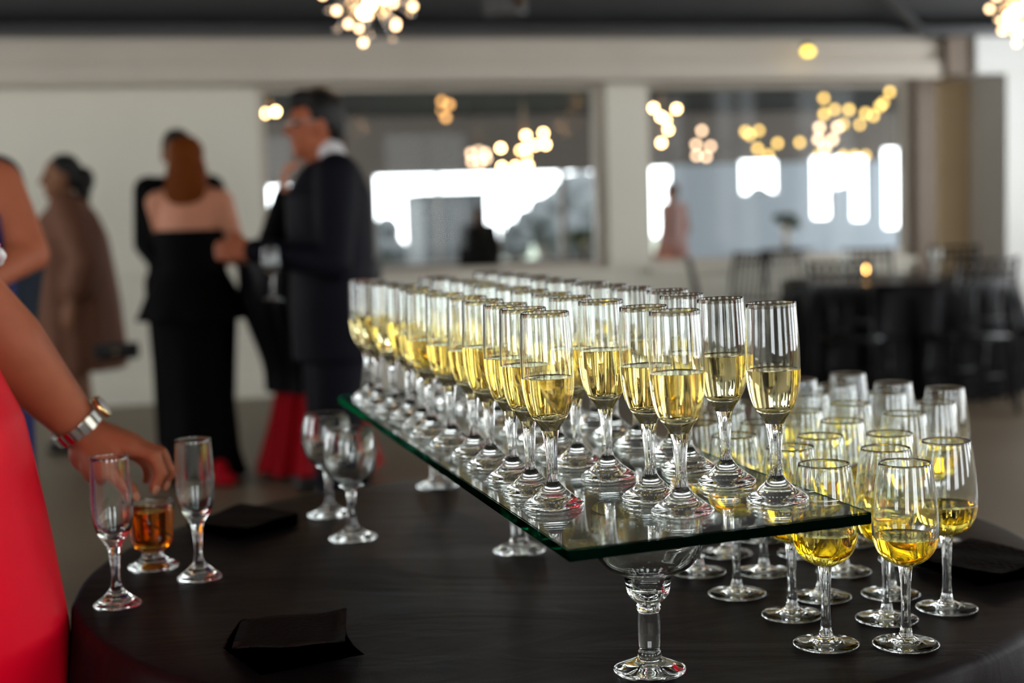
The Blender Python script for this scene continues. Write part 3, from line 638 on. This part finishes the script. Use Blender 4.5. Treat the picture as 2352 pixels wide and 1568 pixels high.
class Person:
    def __init__(s, loc, yaw, scale, label, joints=None, skin_m='skin_tan', width=1.0, voxel=0.011, head_yaw=0.0, head_pitch=0.0, hands=None, fat=1.0, name='person'):
        s.root = empty(name, (loc[0], loc[1], 0), yaw, label, 'person'); s.root.scale = (scale,) * 3
        s.J = {k: Vector(v) for k, v in J0.items()}
        for k, v in (joints or {}).items(): s.J[k] = Vector(v)
        J = s.J; s.R = frame(head_yaw, head_pitch); s.voxel = voxel; s.w = width; s.fat = fat
        bm = bmesh.new(); head_shapes(bm, J['head'], s.R); cap(bm, J['neck'] + Vector((0, -0.005, -0.05)), 0.060, J['head'] + Vector((0, -0.02, -0.10)), 0.053)
        W_ = width
        loft(bm, [(0, 0, 0.83, 0.15 * W_, 0.10 * W_), (0, -0.01, 0.93, 0.175 * W_, 0.12 * W_), (0, 0, 1.06, 0.145 * W_, 0.105 * W_), (0, 0, 1.18, 0.155 * W_, 0.11 * W_), (0, 0.005, 1.30, 0.168 * W_, 0.115 * W_), (0, -0.005, 1.385, 0.15 * W_, 0.085 * W_), (0, -0.01, 1.44, 0.075, 0.065)])
        for q in ('l', 'r'):
            cap(bm, J['s' + q], 0.062 * fat, J['e' + q], 0.044 * fat); cap(bm, J['e' + q], 0.043 * fat, J['w' + q], 0.029 * fat)
            cap(bm, J['s' + q] * 0.5 + Vector((0, 0, 0.70)), 0.062, J['s' + q], 0.062 * fat)
            cap(bm, J['h' + q], 0.088 * fat, J['k' + q], 0.060 * fat); cap(bm, J['k' + q], 0.056 * fat, J['a' + q], 0.037 * fat)
            cap(bm, J['a' + q] + Vector((0, -0.02, -0.045)), 0.036, J['tl' if q == 'l' else 'trr'], 0.030)
            hd = (hands or {}).get(q)
            if hd: d, n, cu = hd
            else: d, n, cu = J['w' + q] - J['e' + q], Vector((-1 if q == 'l' else 1, 0.3, 0)), 0.45
            hand_shapes(bm, J['w' + q], Vector(d), Vector(n), 1 if q == 'l' else -1, cu)
        s.body = fuse('body', bm, voxel, skin_m, s.root, 3)
        for sg in (-1, 1):
            bm = bmesh.new(); ell(bm, J['head'] + s.R @ Vector((sg * 0.031, 0.071, 0.008)), (0.013, 0.012, 0.011), seg=10, rings=8); obj('eye', bm, 'eye', s.root)
    def hp(s, x, y, z): return s.J['head'] + s.R @ Vector((x, y, z))
    def hair(s, shapes, mat):
        bm = bmesh.new()
        for c, r in shapes: ell(bm, s.hp(*c), r, s.R)
        return fuse('hair', bm, 0.009, mat, s.root, 3)
    def sleeves(s, bm, r0, r1, r2, to=1.0, ll=True, rr=True):
        for q, on in (('l', ll), ('r', rr)):
            if not on: continue
            J = s.J; cap(bm, J['s' + q] + Vector((0, 0, 0.0)), r0, J['e' + q], r1); cap(bm, J['e' + q], r1, J['e' + q].lerp(J['w' + q], to), r2)
            cap(bm, J['s' + q] * 0.45 + Vector((0, 0, 0.775)), 0.062, J['s' + q], r0)
    def suit(s, mat, shirt='shirt_white', w=1.0, hem=0.78):
        bm = bmesh.new()
        loft(bm, [(0, 0, hem, 0.205 * w, 0.145 * w), (0, 0, 0.92, 0.205 * w, 0.15 * w), (0, 0, 1.06, 0.19 * w, 0.14 * w), (0, 0.005, 1.20, 0.20 * w, 0.145 * w), (0, 0.005, 1.31, 0.205 * w, 0.145 * w), (0, -0.005, 1.40, 0.16 * w, 0.105 * w), (0, -0.015, 1.445, 0.085, 0.078)])
        s.sleeves(bm, 0.080, 0.064, 0.046, 0.94)
        fuse('jacket', bm, 0.011, mat, s.root, 3)
        bm = bmesh.new()
        for q in ('l', 'r'): J = s.J; cap(bm, J['h' + q], 0.115, J['k' + q], 0.086); cap(bm, J['k' + q], 0.086, J['a' + q] + Vector((0, 0, -0.02)), 0.076)
        loft(bm, [(0, 0, 0.78, 0.185, 0.125), (0, 0, 0.95, 0.18, 0.12)]); fuse('trousers', bm, 0.013, mat, s.root, 3)
        bm = bmesh.new(); cap(bm, J['neck'] + Vector((0, -0.01, -0.02)), 0.077, J['neck'] + Vector((0, 0.0, 0.032)), 0.066); fuse('shirt_collar', bm, 0.008, shirt, s.root, 2)
        s.shoes('leather_black', 0.042)
    def shoes(s, mat, r=0.040):
        for q, tq_ in (('l', 'tl'), ('r', 'trr')):
            bm = bmesh.new(); a = s.J['a' + q]; cap(bm, (a.x, a.y - 0.03, r), r, (s.J[tq_].x, s.J[tq_].y + 0.02, r * 0.85), r * 0.85); cap(bm, (a.x, a.y - 0.02, r), r, (a.x, a.y, 0.085), r * 1.05)
            fuse('shoe', bm, 0.008, mat, s.root, 2)
    def skirt(s, name, rings, mat, nf=0, amp=0.0, sleeves=None, seg=72, voxel=None):
        bm = bmesh.new(); n = len(rings)
        fold = (lambda t, i: 1 + amp * math.sin(nf * t + 0.7 * math.sin(2 * t)) * max(0, 1 - i / (n * 0.55))) if nf else None
        loft(bm, rings, seg, fold)
        if sleeves: s.sleeves(bm, *sleeves)
        return fuse(name, bm, voxel or 0.012, mat, s.root, 3)
SHORT = [((0, -0.026, 0.052), (0.082, 0.092, 0.087)), ((0, -0.065, 0.00), (0.070, 0.050, 0.075)), ((0, 0.035, 0.098), (0.062, 0.05, 0.034)), ((0.064, -0.02, 0.03), (0.018, 0.05, 0.05)), ((-0.064, -0.02, 0.03), (0.018, 0.05, 0.05))]

# --- woman in red reaching over the table from the left edge
P1Y = 1.93
def lp(root, p):                                       # world point -> local point of an unrotated, unscaled root
    return Vector(p) - Vector(root)
r1 = Vector((-0.875, 1.76, 0)); yaw1 = -PI / 2           # faces the table (+x)
inv1 = Euler((0, 0, -yaw1)).to_matrix()
def L1(x, y, Y): return inv1 @ (at_y(x, y, Y + 0.05) - r1)
el1 = L1(-78, 690, 1.90); wr1 = L1(188, 985, 1.985)
p1 = Person(r1, yaw1, 1.0, 'person in a red satin dress and steel watch reaching across the table', dict(el=el1, wl=wr1, sl=(-0.20, 0, 1.36), hl=(-0.09, 0, 0.9)), 'skin_tan', width=1.22, voxel=0.011, fat=1.1, hands={'l': (inv1 @ Vector((1, 0, -0.3)), Vector((0, 0, 1)), 0.4)})
# replace the generic body with one that has the finely posed arm and hand
bm = bmesh.new(); J = p1.J; head_shapes(bm, J['head'], p1.R); cap(bm, J['neck'] + Vector((0, -0.005, -0.05)), 0.062, J['head'] + Vector((0, -0.02, -0.10)), 0.055)
loft(bm, [(0, 0, 0.83, 0.18, 0.13), (0, -0.01, 0.93, 0.21, 0.15), (0, 0, 1.06, 0.18, 0.14), (0, 0, 1.18, 0.19, 0.14), (0, 0.005, 1.30, 0.20, 0.14), (0, -0.005, 1.385, 0.17, 0.095), (0, -0.01, 1.44, 0.08, 0.07)])
cap(bm, J['sl'], 0.070, el1, 0.056); cap(bm, el1, 0.055, el1.lerp(wr1, 0.35), 0.055, 20); cap(bm, el1.lerp(wr1, 0.35), 0.055, el1.lerp(wr1, 0.80), 0.038, 20); cap(bm, el1.lerp(wr1, 0.80), 0.038, wr1, 0.031, 20)
cap(bm, J['sr'], 0.07, J['er'], 0.05); cap(bm, J['er'], 0.05, J['wr'], 0.032); hand_shapes(bm, J['wr'], J['wr'] - J['er'], Vector((1, 0.3, 0)), -1, 0.45)
for q in ('l', 'r'):
    cap(bm, J['h' + q], 0.10, J['k' + q], 0.065); cap(bm, J['k' + q], 0.062, J['a' + q], 0.040); cap(bm, J['a' + q] + Vector((0, -0.02, -0.045)), 0.036, J['tl' if q == 'l' else 'trr'], 0.030)
fing = {'index': (((268, 1024, 1.965), (302, 1026, 1.958), (352, 1046, 1.955), (371, 1086, 1.955), (352, 1120, 1.955)), 0.0125),
        'middle': (((266, 1020, 1.985), (305, 1018, 1.982), (370, 1042, 1.985), (390, 1082, 1.99), (377, 1112, 1.99)), 0.0122),
        'ring': (((262, 1022, 2.005), (300, 1020, 2.006), (358, 1046, 2.012), (372, 1084, 2.018), (362, 1106, 2.016)), 0.0115),
        'little': (((255, 1028, 2.025), (290, 1030, 2.028), (330, 1058, 2.034), (342, 1086, 2.038), (334, 1104, 2.036)), 0.0100),
        'thumb': (((216, 1030, 1.955), (238, 1072, 1.940), (272, 1098, 1.935), (300, 1122, 1.938), (306, 1140, 1.940)), 0.0130)}
for nm, (pts, r) in fing.items():
    q = [L1(*p) for p in pts]
    cap(bm, wr1.lerp(q[0], 0.15), 0.024, q[1], 0.0165 if nm != 'thumb' else 0.022)
    for i in range(1, 4): cap(bm, q[i], r * (1.12 - 0.1 * i), q[i + 1], r * (1.02 - 0.1 * i), 12)
    ell(bm, q[2], (r * 1.02,) * 3, seg=10, rings=8)
ell(bm, L1(222, 1062, 1.965), (0.030, 0.024, 0.034)); ell(bm, L1(250, 1035, 1.99), (0.036, 0.034, 0.020)); ell(bm, L1(205, 1040, 1.985), (0.034, 0.03, 0.030))
old = p1.body.data; bpy.data.objects.remove(p1.body); p1.body = fuse('body', bm, 0.0052, 'skin_tan', p1.root, 4)
for nm, (pts, r) in fing.items():
    if nm in ('index', 'middle', 'thumb'):
        a, b = L1(*pts[3]), L1(*pts[4]); d = (b - a).normalized(); out = inv1 @ Vector((0.75, -0.5, 0.1)); out = (out - d * out.dot(d)).normalized()
        R_ = Matrix((d.cross(out), out, d)).transposed(); bm = bmesh.new(); ell(bm, b + out * r * 0.52 - d * 0.001, (r * 0.5, r * 0.22, r * 0.72), R_, 10, 8); obj('fingernail', bm, 'skin_light', p1.root)
p1.hair(SHORT + [((0, -0.08, -0.06), (0.085, 0.06, 0.12))], 'hair_brown')
bm = bmesh.new()
def f1(t, i): return 1 + (0.05 * math.sin(9 * t + 0.9 * math.sin(2 * t)) + 0.02 * math.sin(17 * t)) * max(0, 1 - i / 4.5)
loft(bm, [(0, -0.20, 0.03, 0.40, 0.35), (0, -0.16, 0.20, 0.37, 0.33), (0, -0.080, 0.45, 0.33, 0.305), (0, 0.0, 0.62, 0.31, 0.285), (0, 0.0, 0.72, 0.295, 0.292), (0, 0.01, 0.85, 0.275, 0.264), (0, 0.015, 1.0, 0.25, 0.234), (0, 0.02, 1.09, 0.21, 0.19), (0, 0.01, 1.20, 0.205, 0.175), (0, 0.01, 1.30, 0.208, 0.165), (0, 0, 1.36, 0.18, 0.11)], 120, f1)
for q in ('l', 'r'): cap(bm, J['s' + q] * 0.5 + Vector((0, 0, 0.66)), 0.075, J['s' + q], 0.082); cap(bm, J['s' + q], 0.082, J['s' + q].lerp(J['e' + q], 0.74), 0.071)
fuse('dress', bm, 0.009, 'satin_red', p1.root, 3)
ba = J['sl'].lerp(el1, 0.80); ax = (el1 - J['sl']).normalized(); s1 = ax.cross(Vector((0, 1, 0.2))).normalized(); s2 = ax.cross(s1)
for ring_ in range(3):
    bm = bmesh.new()
    for k in range(22):
        a = 2 * PI * (k + 0.5 * ring_) / 22; ell(bm, ba + ax * (0.014 * ring_ - 0.01) + 0.071 * (math.cos(a) * s1 + math.sin(a) * s2), (0.009,) * 3, seg=8, rings=6)
    obj('beaded_trim', bm, 'bead_pink' if ring_ == 1 else 'bead_white', p1.root)
# wrist watch
wc = at_y(188, 985, 2.035); we = r1 + Euler((0, 0, yaw1)).to_matrix() @ el1; ax = (wc - we).normalized(); wc = wc - ax * 0.010
t = empty('wristwatch', wc, 0, 'steel link-bracelet watch on the reaching wrist', 'watch')
s1 = ax.cross(Vector((0, -1, 0.15))).normalized(); s2 = ax.cross(s1)
if s1.z < 0: s1 = -s1; s2 = -s2
R_ = 0.0385; nl = 20
bm0 = bmesh.new(); bbox(bm0, -0.0052, 0.0052, -0.0095, 0.0095, -0.0028, 0.0028); bmesh.ops.bevel(bm0, geom=list(bm0.edges), offset=0.0012, segments=2, affect='EDGES')
lk = bpy.data.meshes.new('link'); bm0.to_mesh(lk); bm0.free()
for k in range(nl):
    a = 2 * PI * k / nl; rad = math.cos(a) * s1 + math.sin(a) * s2; tan = -math.sin(a) * s1 + math.cos(a) * s2
    if k in (0, 1, nl - 1): continue
    o = link('bracelet_link', lk, 'chrome', t, False); o.matrix_local = Matrix.Translation(rad * R_) @ Matrix((tan, ax, rad)).transposed().to_4x4() 
rad = s1; mat_ = Matrix.Translation(rad * (R_ + 0.001)) @ Matrix((s2, ax, rad)).transposed().to_4x4()
o = obj('watch_case', lathe([(0, 0.007), (0.0130, 0.007), None, (0.0165, 0.0075), (0.0180, 0.004), (0.0175, 0), (0.012, -0.003), (0, -0.003)], 32), 'gold', t); o.matrix_local = mat_
o2 = obj('watch_dial', lathe([(0, 0.0078), (0.0132, 0.0078), (0.0132, 0.0068), (0, 0.0068)], 32), 'shirt_white', t); o2.matrix_local = mat_

# --- person in blue with crossed arms at the left edge
def local(root, yaw, p): return Euler((0, 0, -yaw)).to_matrix() @ (Vector(p) - Vector(root))
r2 = at_y(-120, 700, 3.55); r2.z = 0; y2 = PI * 0.92
p2 = Person(r2, y2, 1.0, 'person in a royal blue gown with bare bent arm at the left edge', dict(sl=local(r2, y2, at_y(-8, 425, 3.55)), el=local(r2, y2, at_y(72, 582, 3.52)), wl=local(r2, y2, at_y(-70, 665, 3.33))), 'skin_tan', 1.1, fat=1.05, hands={'l': (Vector((1, 0.2, -0.1)), Vector((0, 1, 0.3)), 0.4)})
p2.hair(SHORT + [((0, -0.06, -0.08), (0.09, 0.06, 0.15))], 'hair_black')
p2.skirt('dress', [(0, 0, 0.03, 0.17, 0.24), (0, 0, 0.4, 0.175, 0.20), (0, 0, 0.75, 0.195, 0.18), (0, 0, 0.93, 0.205, 0.165), (0, 0, 1.07, 0.175, 0.14), (0, 0.01, 1.2, 0.185, 0.15), (0, 0.01, 1.29, 0.187, 0.135)], 'dress_blue', 8, 0.06)
# --- person in slate jacket behind
r3 = at_y(-112, 700, 4.7); p3 = Person(r3, PI, 1.02, 'person in a slate jacket mostly hidden behind the blue gown', None, 'skin_light', 1.05); p3.suit('suit_slate', w=1.05); p3.hair(SHORT, 'hair_black')
# --- woman in rose dress, profile to the left, clutch at her side
r4 = at_y(185, 900, 8.0); y4 = PI / 2 + 0.15
p4 = Person(r4, y4, 0.985, 'person in a loose rose-brown sequin dress with a dark ponytail', dict(wl=(-0.25, -0.02, 0.84), el=(-0.25, -0.10, 1.08), wr=(0.16, 0.20, 1.0), er=(0.25, 0.02, 1.08), head=(0, 0.05, 1.55)), 'skin_brown', 1.25, fat=1.12, head_yaw=0.1)
p4.hair([((0, -0.034, 0.062), (0.081, 0.090, 0.078)), ((0, -0.07, 0.01), (0.07, 0.05, 0.08)), ((0, -0.135, -0.01), (0.055, 0.06, 0.075)), ((0, -0.13, -0.08), (0.04, 0.04, 0.07))], 'hair_black')
p4.skirt('dress', [(0, 0, 0.46, 0.255, 0.265), (0, 0, 0.62, 0.25, 0.265), (0, 0.01, 0.85, 0.245, 0.26), (0, 0.02, 1.05, 0.235, 0.245), (0, 0.02, 1.22, 0.23, 0.22), (0, 0.01, 1.34, 0.20, 0.16), (0, 0, 1.42, 0.11, 0.09)], 'dress_pink', 12, 0.03, sleeves=(0.095, 0.085, 0.09, 0.55))
p4.shoes('leather_black')
pc = at_y(268, 806, 7.75); t = empty('clutch_bag', pc, 0.2, 'flat black clutch bag held low by the person in the rose dress', 'bag')
bm = bmesh.new(); bbox(bm, -0.12, 0.12, -0.025, 0.025, -0.045, 0.045); bmesh.ops.bevel(bm, geom=list(bm.edges), offset=0.01, segments=3, affect='EDGES'); obj('pouch', bm, 'leather_black', t)
bm = bmesh.new(); bbox(bm, -0.118, 0.118, -0.031, -0.026, -0.01, 0.046); obj('flap', bm, 'leather_black', t, False); bm = bmesh.new(); ell(bm, (0, -0.034, -0.005), (0.01, 0.005, 0.008)); obj('clasp', bm, 'gold', t)
# --- woman in black gown from behind
r5 = at_y(456, 900, 6.9); y5 = -0.10
p5 = Person(r5, y5, 0.985, 'person with auburn hair in a strapless black gown, seen from behind', dict(sl=(-0.155, 0, 1.375), sr=(0.16, 0, 1.375), er=(0.225, 0.03, 1.12), wr=(0.19, 0.20, 1.09), el=(-0.165, 0.14, 1.14), wl=(-0.04, 0.26, 1.10)), 'skin_light', 0.95)
p5.hair([((0, -0.03, 0.05), (0.086, 0.098, 0.088)), ((0, -0.07, -0.04), (0.085, 0.055, 0.10)), ((0.0, -0.085, -0.13), (0.105, 0.05, 0.095)), ((0.055, -0.04, -0.09), (0.05, 0.06, 0.13)), ((-0.055, -0.04, -0.09), (0.05, 0.06, 0.13))], 'hair_auburn')
p5.skirt('gown', [(0, 0, 0.02, 0.215, 0.24), (0, 0, 0.15, 0.185, 0.19), (0, 0, 0.40, 0.175, 0.165), (0, 0, 0.65, 0.195, 0.165), (0, -0.01, 0.85, 0.215, 0.17), (0, -0.01, 0.96, 0.205, 0.16), (0, 0, 1.06, 0.165, 0.13), (0, 0.0, 1.18, 0.178, 0.135), (0, 0.005, 1.24, 0.182, 0.135)], 'dress_black', 7, 0.05)
bm = bmesh.new(); loft(bm, [(0, -0.01, 0.80, 0.29, 0.225), (0, -0.01, 0.90, 0.245, 0.19), (0, 0, 1.03, 0.175, 0.142)], 60, lambda t, i: 1 + 0.03 * math.sin(9 * t) * (i == 0)); fuse('peplum', bm, 0.012, 'dress_black', p5.root, 2)
p5.J['tl'] = Vector((-0.16, -0.20, 0.035)); p5.J['trr'] = Vector((0.20, -0.22, 0.035)); p5.J['ar'] = Vector((0.14, -0.16, 0.09)); p5.shoes('red_cloth')
# --- man behind her
r6 = at_y(436, 900, 7.7); p6 = Person(r6, PI + 0.2, 1.035, 'dark-haired person in a black suit half hidden behind the black gown', dict(sl=(-0.155, 0, 1.385), sr=(0.155, 0, 1.385), el=(-0.19, -0.02, 1.11), er=(0.185, -0.02, 1.11), wl=(-0.12, 0.16, 0.98), wr=(0.10, 0.17, 0.98)), 'skin_brown', 1.0); p6.suit('suit_black', w=0.92); p6.hair(SHORT, 'hair_black')
# --- man in suit with glasses, profile to the left
r7 = at_y(775, 900, 5.25); y7 = PI / 2 + 0.28
p7 = Person(r7, y7, 1.015, 'dark-haired person with eyeglasses in a navy suit holding a wine glass', dict(el=(-0.245, 0.03, 1.08), wl=(-0.12, 0.30, 1.13), er=(0.23, 0.03, 1.09), wr=(0.12, 0.28, 1.12), head=(0, 0.045, 1.565)), 'skin_tan', 1.06, head_yaw=0.15, hands={'l': (Vector((0.3, 1, 0.05)), Vector((-1, 0.2, 0.2)), 0.75)})
p7.suit('suit_navy', w=1.08, hem=0.72); p7.hair(SHORT + [((0, 0.05, 0.088), (0.055, 0.045, 0.035))], 'hair_black')
bm = bmesh.new()
for sg in (-1, 1):
    pts = [p7.hp(sg * 0.033 + 0.023 * math.cos(a), 0.098, 0.008 + 0.018 * math.sin(a)) for a in [2 * PI * k / 16 for k in range(17)]]; tube(bm, pts, 0.0022, 6)
    tube(bm, [p7.hp(sg * 0.056, 0.096, 0.012), p7.hp(sg * 0.078, 0.02, 0.012)], 0.002, 6)
tube(bm, [p7.hp(-0.011, 0.1, 0.01), p7.hp(0.011, 0.1, 0.01)], 0.002, 6)
gl = obj('eyeglasses', bm, 'chrome'); gl.location = p7.root.location; gl.rotation_euler = p7.root.rotation_euler; gl.scale = p7.root.scale; tag(gl, 'thin-rimmed eyeglasses worn by the person in the navy suit', 'glasses')
# --- person behind with hand raised to the chin
r8 = at_y(778, 900, 6.45); y8 = PI / 2 + 0.5
p8 = Person(r8, y8, 0.985, 'person in black behind the navy suit with a hand raised to the chin', dict(er=(0.20, 0.22, 1.18), wr=(0.06, 0.20, 1.40), el=(-0.20, 0.18, 1.12), wl=(-0.02, 0.25, 1.10)), 'skin_light', 1.0, hands={'r': (Vector((-0.2, 0.0, 1)), Vector((0.3, 1, 0)), 0.8)})
p8.suit('suit_black'); p8.hair(SHORT, 'hair_brown')
# --- guests in the room beyond
r9 = rm(*uvz(at_v(1102, 600, 15.0))[:2], 0); p9 = Person(r9, A, 0.80, 'brown-haired guest seen through the left glazed opening', None, 'skin_light', voxel=0.016); p9.suit('dress_black'); p9.hair(SHORT + [((0, -0.06, -0.09), (0.10, 0.06, 0.14))], 'hair_brown')
r10 = rm(*uvz(at_v(1548, 600, 16.0))[:2], 0); p10 = Person(r10, A + 0.5, 0.93, 'guest in coral seen through the right glazed opening', None, 'skin_light', voxel=0.016)
p10.skirt('dress', [(0, 0, 0.1, 0.30, 0.28), (0, 0, 0.6, 0.24, 0.2), (0, 0, 0.93, 0.2, 0.16), (0, 0, 1.07, 0.165, 0.13), (0, 0.01, 1.29, 0.185, 0.14), (0, 0, 1.38, 0.16, 0.10)], 'dress_coral', 8, 0.05); p10.hair(SHORT, 'hair_auburn')

# ================================================================== cocktail table in the background
ct = at_y(724, 900, 7.0); ct.z = 0
t = empty('cocktail_table', ct, 0, 'tall cocktail table under black satin between the guests', 'table')
bm = lathe([(0, 1.05), (0.33, 1.05), (0.335, 1.04), (0.33, 1.025), (0, 1.025)], 40); obj('tabletop', bm, 'dark_wood', t)
bm = lathe([(0.035, 1.025), (0.035, 0.04)], 16); obj('column', bm, 'trim_black', t)
bm = lathe([(0.035, 0.06), (0.25, 0.03), (0.26, 0.012), (0, 0.012)], 32); obj('base', bm, 'trim_black', t)
def pinched(name, prof, mat, label, nf, amp, loc):
    bm = lathe(smoothp(prof, 4), 120, lambda a, z: 1 + amp * math.sin(nf * a + 0.8 * math.sin(3 * a)) * min(1, max(0, (1.04 - z) * 3)))
    o = obj(name, bm, mat); o.location = loc; tag(o, label, 'tablecloth'); return o
pinched('tablecloth', [(0, 1.056), (0.25, 1.056), (0.342, 1.054), (0.350, 1.02), (0.33, 0.85), (0.27, 0.68), (0.23, 0.54), (0.225, 0.42)], 'satin_black', 'black satin cloth on the tall cocktail table', 16, 0.09, ct)
pinched('tablecloth_underlay', [(0.15, 0.66), (0.17, 0.48), (0.22, 0.25), (0.285, 0.03)], 'red_cloth', 'red cloth flaring to the floor under the black satin', 11, 0.14, ct)
ca = at_y(600, 556, 7.05); t = empty('votive_candle', (ca.x, ca.y, 1.058), 0, 'lit votive candle on the cocktail table beside the black gown', 'candle')
obj('holder', lathe([(0, 0.003), (0.026, 0.003), (0.031, 0.07), (0.034, 0.072), (0.036, 0.07), (0.030, 0.0), (0, 0)], 24), 'pane', t); obj('wax', lathe([(0, 0.045), (0.024, 0.045), (0.022, 0.004), (0, 0.004)], 20), 'wax', t)
bm = bmesh.new(); ell(bm, (0, 0, 0.068), (0.010, 0.010, 0.02), seg=10, rings=8); obj('flame', bm, 'flame', t)

# held wine glass (simple copy of the wine glass shape)
def small_glass(loc, label, s=1.0):
    t = empty('wine_glass', loc, 0, label, 'glass'); t.scale = (s, s, s)
    ri, zi = WN_IN[-1]; obj('bowl', lathe(WN_IN + WN_OUT, 24), 'clear_glass', t); obj('stem', lathe(WN_STEM, 16), 'clear_glass', t); obj('foot', lathe(WN_FOOT, 24), 'clear_glass', t)
hw7 = p7.root.matrix_basis
small_glass(at_y(627, 688, 4.95), 'wine glass held by the person in the navy suit', 0.95)
tz = at_y(655, 612, 7.0); small_glass((tz.x - 0.03, tz.y, 1.058), 'wine glass standing on the black cocktail table', 1.0)

# ================================================================== dining table and chairs at the right
dt = at_y(2062, 700, 9.55); dt.z = 0
t = empty('round_table', dt, 0, 'dining table under a black floor-length cloth at the right', 'table')
obj('tabletop', lathe([(0, 0.735), (0.74, 0.735), (0.745, 0.72), (0, 0.71)], 48), 'dark_wood', t); obj('column', lathe([(0.05, 0.71), (0.05, 0.02)], 16), 'trim_black', t); obj('base', lathe([(0.05, 0.06), (0.3, 0.03), (0.3, 0.01), (0, 0.01)], 24), 'trim_black', t)
round_cloth('tablecloth', dt, 0.76, 0.745, 0.02, 'satin_black', 'black cloth on the dining table at the right', 20, 0.05, seed=9, seg=160, flare=0.06)
def make_chair():
    t = empty('chiavari_chair', (0, 0, 0))
    bm = bmesh.new(); bbox(bm, -0.20, 0.20, -0.20, 0.20, 0.43, 0.455); bmesh.ops.bevel(bm, geom=list(bm.edges), offset=0.008, segments=2, affect='EDGES'); obj('seat', bm, 'chair_black', t)
    for sx in (-1, 1):
        bm = bmesh.new(); tube(bm, [(sx * 0.18, 0.18, 0.43), (sx * 0.19, 0.20, 0.0)], [0.014, 0.011], 8); obj('leg', bm, 'chair_black', t)
        bm = bmesh.new(); tube(bm, [(sx * 0.19, -0.23, 0.0), (sx * 0.18, -0.18, 0.45), (sx * 0.178, -0.20, 0.70), (sx * 0.175, -0.25, 0.92)], 0.013, 8); obj('leg', bm, 'chair_black', t)
    for z, y in ((0.90, -0.245), (0.84, -0.232), (0.56, -0.19)): bm = bmesh.new(); tube(bm, [(-0.176, y, z), (0.176, y, z)], 0.011, 8); obj('rail', bm, 'chair_black', t)
    for k in range(6): x = -0.13 + 0.052 * k; bm = bmesh.new(); tube(bm, [(x, -0.19, 0.56), (x, -0.245, 0.90)], 0.007, 6); obj('spindle', bm, 'chair_black', t)
    for y in (-0.19, 0.19): bm = bmesh.new(); tube(bm, [(-0.18, y, 0.22), (0.18, y, 0.22)], 0.009, 6); obj('stretcher', bm, 'chair_black', t)
    return t
ch0 = make_chair()
cl = [(-0.55, -0.98, 'in front of the dining table, left'), (0.12, -1.12, 'in front of the dining table, middle'), (0.72, -0.92, 'in front of the dining table, right'), (-1.14, 0.10, 'at the left end of the dining table'), (-0.45, 1.02, 'behind the dining table, left'), (0.10, 1.05, 'behind the dining table, middle'), (0.62, 0.98, 'behind the dining table, right')]
for i, (x, y, lab) in enumerate(cl):
    o = ch0 if i == 0 else copy_tree(ch0); o.location = dt + Vector((x, y, 0)); o.rotation_euler = (0, 0, math.atan2(-y, -x) - PI / 2)
    tag(o, 'slim black spindle-back chair ' + lab, 'chair', 'chairs around the dining table')
ex = at_y(1645, 700, 10.55); o = copy_tree(ch0); o.location = (ex.x + 0.1, ex.y, 0); o.rotation_euler = (0, 0, 2.2); tag(o, 'lone black spindle-back chair left of the dining table by the wall', 'chair', 'chairs around the dining table')
ca = at_y(1993, 620, 9.35); t = empty('votive_candle', (ca.x, ca.y, 0.748), 0, 'lit orange votive candle on the dining table', 'candle')
obj('holder', lathe([(0, 0.003), (0.03, 0.003), (0.036, 0.08), (0.039, 0.082), (0.041, 0.08), (0.034, 0.0), (0, 0)], 24), 'pane', t); obj('wax', lathe([(0, 0.045), (0.028, 0.045), (0.026, 0.004), (0, 0.004)], 20), 'wax', t)
bm = bmesh.new(); ell(bm, (0, 0, 0.07), (0.015, 0.015, 0.028), seg=10, rings=8); obj('flame', bm, 'flame', t)
for k, (x, lab) in enumerate(((2150, 'right'), (1940, 'left'))): ca = at_y(x, 640, 9.4); small_glass((ca.x, ca.y, 0.748), 'empty wine glass on the dining table, %s of the candle' % lab)
# centrepieces in the room beyond
for px, v, lab in ((1805, 15, 'dark floral centrepiece in a tall vase seen through the right opening'), (1340, 14, 'green leafy centrepiece in a tall vase seen through the left opening')):
    top = at_v(px, 500 if px > 1500 else 540, v); t = empty('floral_centrepiece', (top.x, top.y, 0), 0, lab, 'flowers')
    bm = bmesh.new(); rr = random.Random(px)
    for k in range(14): ell(bm, (rr.uniform(-0.13, 0.13), rr.uniform(-0.13, 0.13), top.z - 0.02 + rr.uniform(-0.08, 0.06)), (0.05, 0.05, 0.04), seg=8, rings=6)
    obj('foliage', bm, 'foliage_green', t); obj('vase', lathe([(0.03, top.z - 0.05), (0.025, top.z - 0.3), (0.06, 0.77), (0, 0.77)], 20), 'bronze', t)
    for s in (0,): obj('pedestal', lathe([(0, 0.77), (0.3, 0.77), (0.3, 0.74), (0.05, 0.72), (0.05, 0.05), (0.25, 0.0), (0, 0)], 28), 'dark_wood', t)
